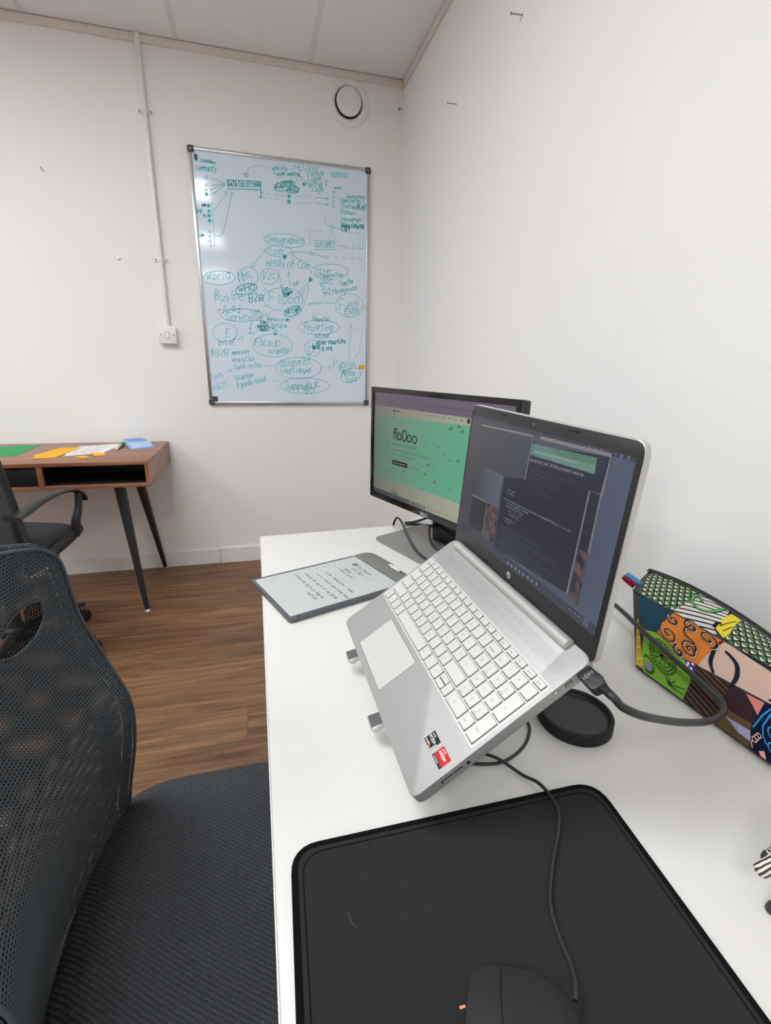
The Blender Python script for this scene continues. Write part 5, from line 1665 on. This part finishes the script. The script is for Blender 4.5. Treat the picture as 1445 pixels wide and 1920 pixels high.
obj('violet_dot', [tuple(p_front(a, b, .0015)) for a, b in pt2[:10]], [tuple(range(10))], cloth('violet_print', (136, 116, 168)), pa)
pa = patch('fabric_patch', '.42,.44 .51,.465 .50,.35 .43,.34', cloth('purple_print', (72, 54, 128)), p_front, 'small purple patch with white dots')
for a, b in ((.45, .41), (.485, .43), (.47, .37), (.44, .38)):
    pt2 = [(a+.0022/FL*math.cos(q*.7), b+.0022/FH*math.sin(q*.7)) for q in range(9)]
    obj('white_dot', [tuple(p_front(x, y, .0016)) for x, y in pt2], [tuple(range(9))], cream, pa)
pa = patch('fabric_patch', '.72,1.0 1.00,.93 1.22,.88 1.22,.50 1.01,.54 .52,.455', cloth('dusty_pink', (200, 172, 158)), p_front, 'plain dusty pink patch with two dark curves')
def taper(name, st, w):
    P = [Vector((a, b, 0)) for a, b in pp(st)]; P = catmull(P, 4); L = [(v.x*FL, v.y*FH) for v in P]; V = []; F = []
    n = len(L)
    for i in range(n):
        t_ = Vector(L[min(i+1, n-1)])-Vector(L[max(i-1, 0)]); t_.normalize(); nn = Vector((-t_.y, t_.x))*w*(.25+.75*math.sin(math.pi*min(1, .25+.75*i/(n-1))))
        V += [Vector(L[i])+nn, Vector(L[i])-nn]
    for i in range(n-1): F.append((2*i, 2*i+1, 2*i+3, 2*i+2))
    obj(name, [tuple(p_front(min(a/FL, 1.13), min(b/FH, 1), .0012)) for a, b in V], F, navy, pa)
taper('curve_print', '.64,.48 .62,.57 .63,.68 .66,.84 .70,.99', .0030)
taper('curve_print', '.72,.85 .76,.82 .80,.75 .80,.61 .77,.49 .745,.44', .0034)
pa = patch('fabric_patch', '.51,.445 .76,.47 .68,.20 .65,.0 .38,.0 .46,.23', stripe_cloth('brown_stripe', (50, 36, 32), (92, 78, 62), 1.2, .0085, .16), p_front, 'dark brown striped patch')
pa = patch('fabric_patch', '.76,.48 .86,.485 .93,.34 .90,.23 .72,.20 .68,.20', cloth('plum_print', (54, 36, 44)), p_front, 'plum brown patch')
patch('fabric_patch', '.86,.485 .97,.51 .93,.34', stripe_cloth('rose_check', (222, 140, 136), (190, 96, 96), .8, .003, .2), p_front, 'small rose checked patch')
pa = patch('fabric_patch', '.68,.20 .90,.23 .88,.0 .65,.0', cloth('olive_print', (92, 76, 46)), p_front, 'olive brown patch')
patch('fabric_patch', '.71,.13 .88,.15 .88,.06 .80,.06', cloth('lavender_print', (160, 156, 190)), p_front, 'narrow lavender patch', .0009)
pa = patch('fabric_patch', '1.00,.59 1.10,.57 1.16,.0 .96,.0 .87,.0 .89,.22 .93,.34', cloth('midnight_print', (18, 26, 50)), p_front, 'midnight blue patch with bright blue rings')
cy_m = cloth('cyan_print', (40, 150, 214))
strokes('ring_print', [pp('.90,.20 .96,.37 1.01,.49'), pp('1.01,.44 .96,.27 .96,.18 .98,.13')]+[arc(1.03, .40, .004, 0, 6.3), arc(1.05, .48, .005, 0, 6.3), arc(1.03, .26, .008, 0, 6.3), arc(1.02, .13, .006, 0, 6.3)], .0018, cy_m, p_front, pa)
strokes('scribble_print', [arc(.905, .10, .003, 0, 6.3, 10), arc(.92, .13, .0028, 0, 6.3, 10), arc(.935, .16, .0026, 0, 6.3, 10), pp('.89,.02 .885,.06 .895,.08')], .0012, cloth('peach_print', (236, 190, 178)), p_front, pa)
pa = patch('fabric_patch', '.93,.03 .965,.06 .975,.0 .94,.0', cloth('salmon_print', (238, 168, 156)), p_front, 'tiny salmon patch', .0010)
patch('fabric_patch', '1.10,.57 1.15,.56 1.15,.0 1.10,.0', star_cloth(), p_front, 'green lattice patch at the near end')
patch('fabric_patch', '-.055,.02 .02,.02 .00,.45 -.01,.62 -.035,.5', m_lining, p_front, 'yellow printed end patch')
# upper panel
stc = star_cloth()
patch('fabric_patch', '-.00,.02 -.02,.96 .40,.985 .46,.985 .39,.39 .31,.02', stc, p_top, 'green and white star lattice patch near the loop')
pa = patch('fabric_patch', '.31,.02 .39,.39 .46,.985 .70,.985 .69,.64 .62,.21 .66,.02', stripe_cloth('white_bars', (208, 204, 196), (26, 28, 40), 2.0, .0095, .15), p_top, 'white patch with dark bars and a green curl')
cu = catmull([(a, b, 0) for a, b in pp('.66,.90 .59,.57 .49,.43 .42,.54 .43,.78 .47,.80 .49,.70')], 5)
strokes('curl_print', [[(v.x, v.y) for v in cu]], .0062, navy, p_top, pa, .0010); strokes('curl_print', [[(v.x, v.y) for v in cu]], .0042, cloth('leaf_green', (88, 166, 92)), p_top, pa, .0014)
pa = patch('fabric_patch', '.62,.21 .72,.89 .79,.89 .73,.21 .70,.05', cloth('sun_yellow', (222, 204, 62)), p_top, 'bright yellow patch with dark lines')
strokes('line_print', [pp('.66,.28 .70,.45 .76,.70'), pp('.69,.20 .72,.35 .755,.48')], .0010, navy, p_top, pa); strokes('line_print', [pp('.625,.19 .64,.33 .66,.36')], .005, navy, p_top, pa)
patch('fabric_patch', '.72,.02 .70,.05 .73,.21 .79,.89 .80,.985 1.22,.985 1.22,.02', stc, p_top, 'green and white star lattice patch beside the yellow one')
# zip with teeth and cord, loop tab
zp = [p_top(s, 1.0, .0015) for s in SN]
V, F = tube_vf(zp, (.0052, .0030), 8); fix(obj('zip_tape', V, F, M['cable'], po_), 60)
V, F = tube_vf([q+Vector((0, 0, .0028)) for q in zp], .0017, 6); obj('zip_teeth', V, F, M['dark'], po_, True)
tube('piping', [p_front(s, 1, .0006) for s in SN], .0011, M['cable'], po_, 6)
l0 = p_top(-.05, .25, 0)
lp_ = [l0+Vector((.008, -.012, -.004)), l0+Vector((.0, .008, .002)), l0+Vector((-.004, .026, .006)), l0+Vector((-.003, .034, .0035)), l0+Vector((-.002, .028, -.002)), l0+Vector((.002, .008, -.008))]
V = []; F = []
for q in catmull(lp_, 4): V += [tuple(q+Vector((-.006, -.001, -.004))), tuple(q+Vector((.006, .001, .004)))]
for i in range(len(V)//2-1): F.append((2*i, 2*i+1, 2*i+3, 2*i+2))
lt = obj('loop_tab', V, F, stripe_cloth('maroon_band', (122, 40, 56), (60, 130, 178), 1.57, .02, .2), po_, True, uv=[(i*.004, (i % 2)*.012) for i in range(len(V))])
tag(lt, 'maroon and blue fabric loop tab')
lt.modifiers.new('thickness', 'SOLIDIFY').thickness = .0012

# ------------------------------------------------------------------ toy zebra at the right edge of the desk
ZX, ZY = -.3540, -2.6265
zb = thing('zebra_figurine', 'small black and white toy zebra standing near the desk mat, muzzle towards it', 'figurine', (ZX+.045, ZY, TZ))
mz_ = mat('zebra_stripes', (230, 226, 216), .5); t = NT(mz_)
tcz = t.new('ShaderNodeTexCoord'); nz2 = t.new('ShaderNodeTexNoise'); nz2.inputs['Scale'].default_value = 60; t.link(tcz.outputs['Object'], nz2.inputs['Vector'])
sx_ = t.new('ShaderNodeSeparateXYZ'); t.link(tcz.outputs['Object'], sx_.inputs[0])
def bands(o, p): return t.math('LESS_THAN', t.math('FRACT', t.math('DIVIDE', t.math('ADD', o, t.math('MULTIPLY', nz2.outputs['Fac'], .005)), p)), .48)
leg_b = bands(sx_.outputs[2], .0038); bod_b = bands(t.math('ADD', sx_.outputs[0], t.math('MULTIPLY', sx_.outputs[2], .35)), .0105)
head_b = bands(t.math('ADD', sx_.outputs[1], t.math('MULTIPLY', sx_.outputs[2], .3)), .0036)
body_sel = t.math('GREATER_THAN', sx_.outputs[2], .052); head_sel = t.math('MULTIPLY', t.math('LESS_THAN', sx_.outputs[0], -.0725), t.math('GREATER_THAN', sx_.outputs[2], .030))
fac = t.math('ADD', t.math('MULTIPLY', body_sel, bod_b), t.math('MULTIPLY', t.math('SUBTRACT', 1.0, body_sel), leg_b))
fac = t.math('ADD', t.math('MULTIPLY', head_sel, head_b), t.math('MULTIPLY', t.math('SUBTRACT', 1.0, head_sel), fac))
muz = t.math('LESS_THAN', sx_.outputs[0], -.1035)
t.link(t.mix(muz, t.mix(fac, lin((226, 222, 210)), lin((44, 42, 42))), lin((58, 56, 56))), t.b.inputs['Base Color'])
def skin_figure(name, joints, bones, m, parent, sub=2):
    """one continuous surface grown round a skeleton"""
    me = bpy.data.meshes.new(name)
    inv = BASE[parent.name]
    me.from_pydata([tuple(inv @ Vector(j[:3])) for j in joints], bones, [])
    o = bpy.data.objects.new(name, me); C.objects.link(o); o.parent = parent; BASE[o.name] = BASE[parent.name]
    sk = o.modifiers.new('skin', 'SKIN'); sk.use_smooth_shade = True
    for i, j in enumerate(joints):
        me.skin_vertices[0].data[i].radius = (j[3], j[4] if len(j) > 4 else j[3])
        me.skin_vertices[0].data[i].use_root = (i == 0)
    s = o.modifiers.new('smooth', 'SUBSURF'); s.levels = sub; s.render_levels = sub
    me.materials.append(m); return o
z = TZ
J = [(ZX+.075, ZY, z+.070, .0155), (ZX+.045, ZY, z+.068, .0160), (ZX+.012, ZY, z+.070, .0145),           # 0 rump 1 belly 2 chest
     (ZX-.006, ZY, z+.078, .0098), (ZX-.016, ZY-.003, z+.072, .0080), (ZX-.026, ZY-.007, z+.061, .0085),  # 3 neck 4 poll 5 cheek
     (ZX-.041, ZY-.009, z+.047, .0064), (ZX-.052, ZY-.0075, z+.0395, .0074), (ZX-.0575, ZY-.0065, z+.0365, .0060)]   # 6 nose bridge 7 muzzle 8 lip
Bn = [(0, 1), (1, 2), (2, 3), (3, 4), (4, 5), (5, 6), (6, 7), (7, 8)]
for sgn in (-1, 1):
    fx = -.039 if sgn < 0 else .004             # the near foreleg steps forward
    k = len(J); J += [(ZX+.008+fx*.2, ZY+sgn*.013, z+.055, .0072), (ZX+.002+fx*.7, ZY+sgn*.017, z+.030, .0046), (ZX-.001+fx, ZY+sgn*.0185, z+.012, .0036), (ZX-.004+fx, ZY+sgn*.019, z+.007, .0042)]
    Bn += [(2, k), (k, k+1), (k+1, k+2), (k+2, k+3)]
    k = len(J); J += [(ZX+.078, ZY+sgn*.012, z+.054, .0088), (ZX+.070, ZY+sgn*.015, z+.041, .0062), (ZX+.083, ZY+sgn*.0155, z+.026, .0042), (ZX+.080, ZY+sgn*.016, z+.012, .0035), (ZX+.077, ZY+sgn*.016, z+.007, .0042)]
    Bn += [(0, k), (k, k+1), (k+1, k+2), (k+2, k+3), (k+3, k+4)]
skin_figure('body', J, Bn, mz_, zb)
for sgn in (-1, 1):
    for hx, hy in ((ZX-.0045+(-.038 if sgn < 0 else .005), ZY+sgn*.019), (ZX+.076, ZY+sgn*.016)):
        lathe('hoof', [(.0050, 0), (.0055, .0015), (.0051, .005), (.0042, .0085), (.0025, .0100)], mat('hoof_dark', (52, 50, 50), .5), zb, at(hx, hy, z+.0003), 14)
    ea = Vector((ZX-.014, ZY-.003+sgn*.006, z+.078))
    tube('ear', [ea, ea+Vector((.002, sgn*.003, .006)), ea+Vector((.003, sgn*.004, .012))], lambda s: .0030*(1-.75*s)+.0002, mz_, zb, 8, 4)
    ex = Vector((ZX-.027, ZY-.007+sgn*.0060, z+.0645))
    V, F = lathe_vf([(.0013, 0), (.0010, .0006), (.0002, .0009)], 8); T = frameT(ex, (1, 0, 0), (0, 0, sgn), (0, sgn, 0)); fix(obj('eye', [T(v) for v in V], F, M['blackgloss'], zb), 60)
V = []; F = []
for i in range(9):
    q = Vector((ZX+.010, ZY, z+.084)).lerp(Vector((ZX-.016, ZY-.002, z+.080)), i/8)
    V += [tuple(q+Vector((0, -.0012, -.003))), tuple(q+Vector((0, .0012, -.003))), tuple(q+Vector((0, 0, .0075)))]
for i in range(8):
    a = 3*i; F += [(a, a+3, a+5, a+2), (a+1, a+2, a+5, a+4)]
fix(obj('mane', V, F, mz_, zb))
tube('tail', [(ZX+.089, ZY, z+.076), (ZX+.097, ZY, z+.066), (ZX+.097, ZY, z+.048), (ZX+.094, ZY, z+.038)], lambda s: .0018 if s < .6 else .0030-.004*(s-.6), mz_, zb, 8, 4)
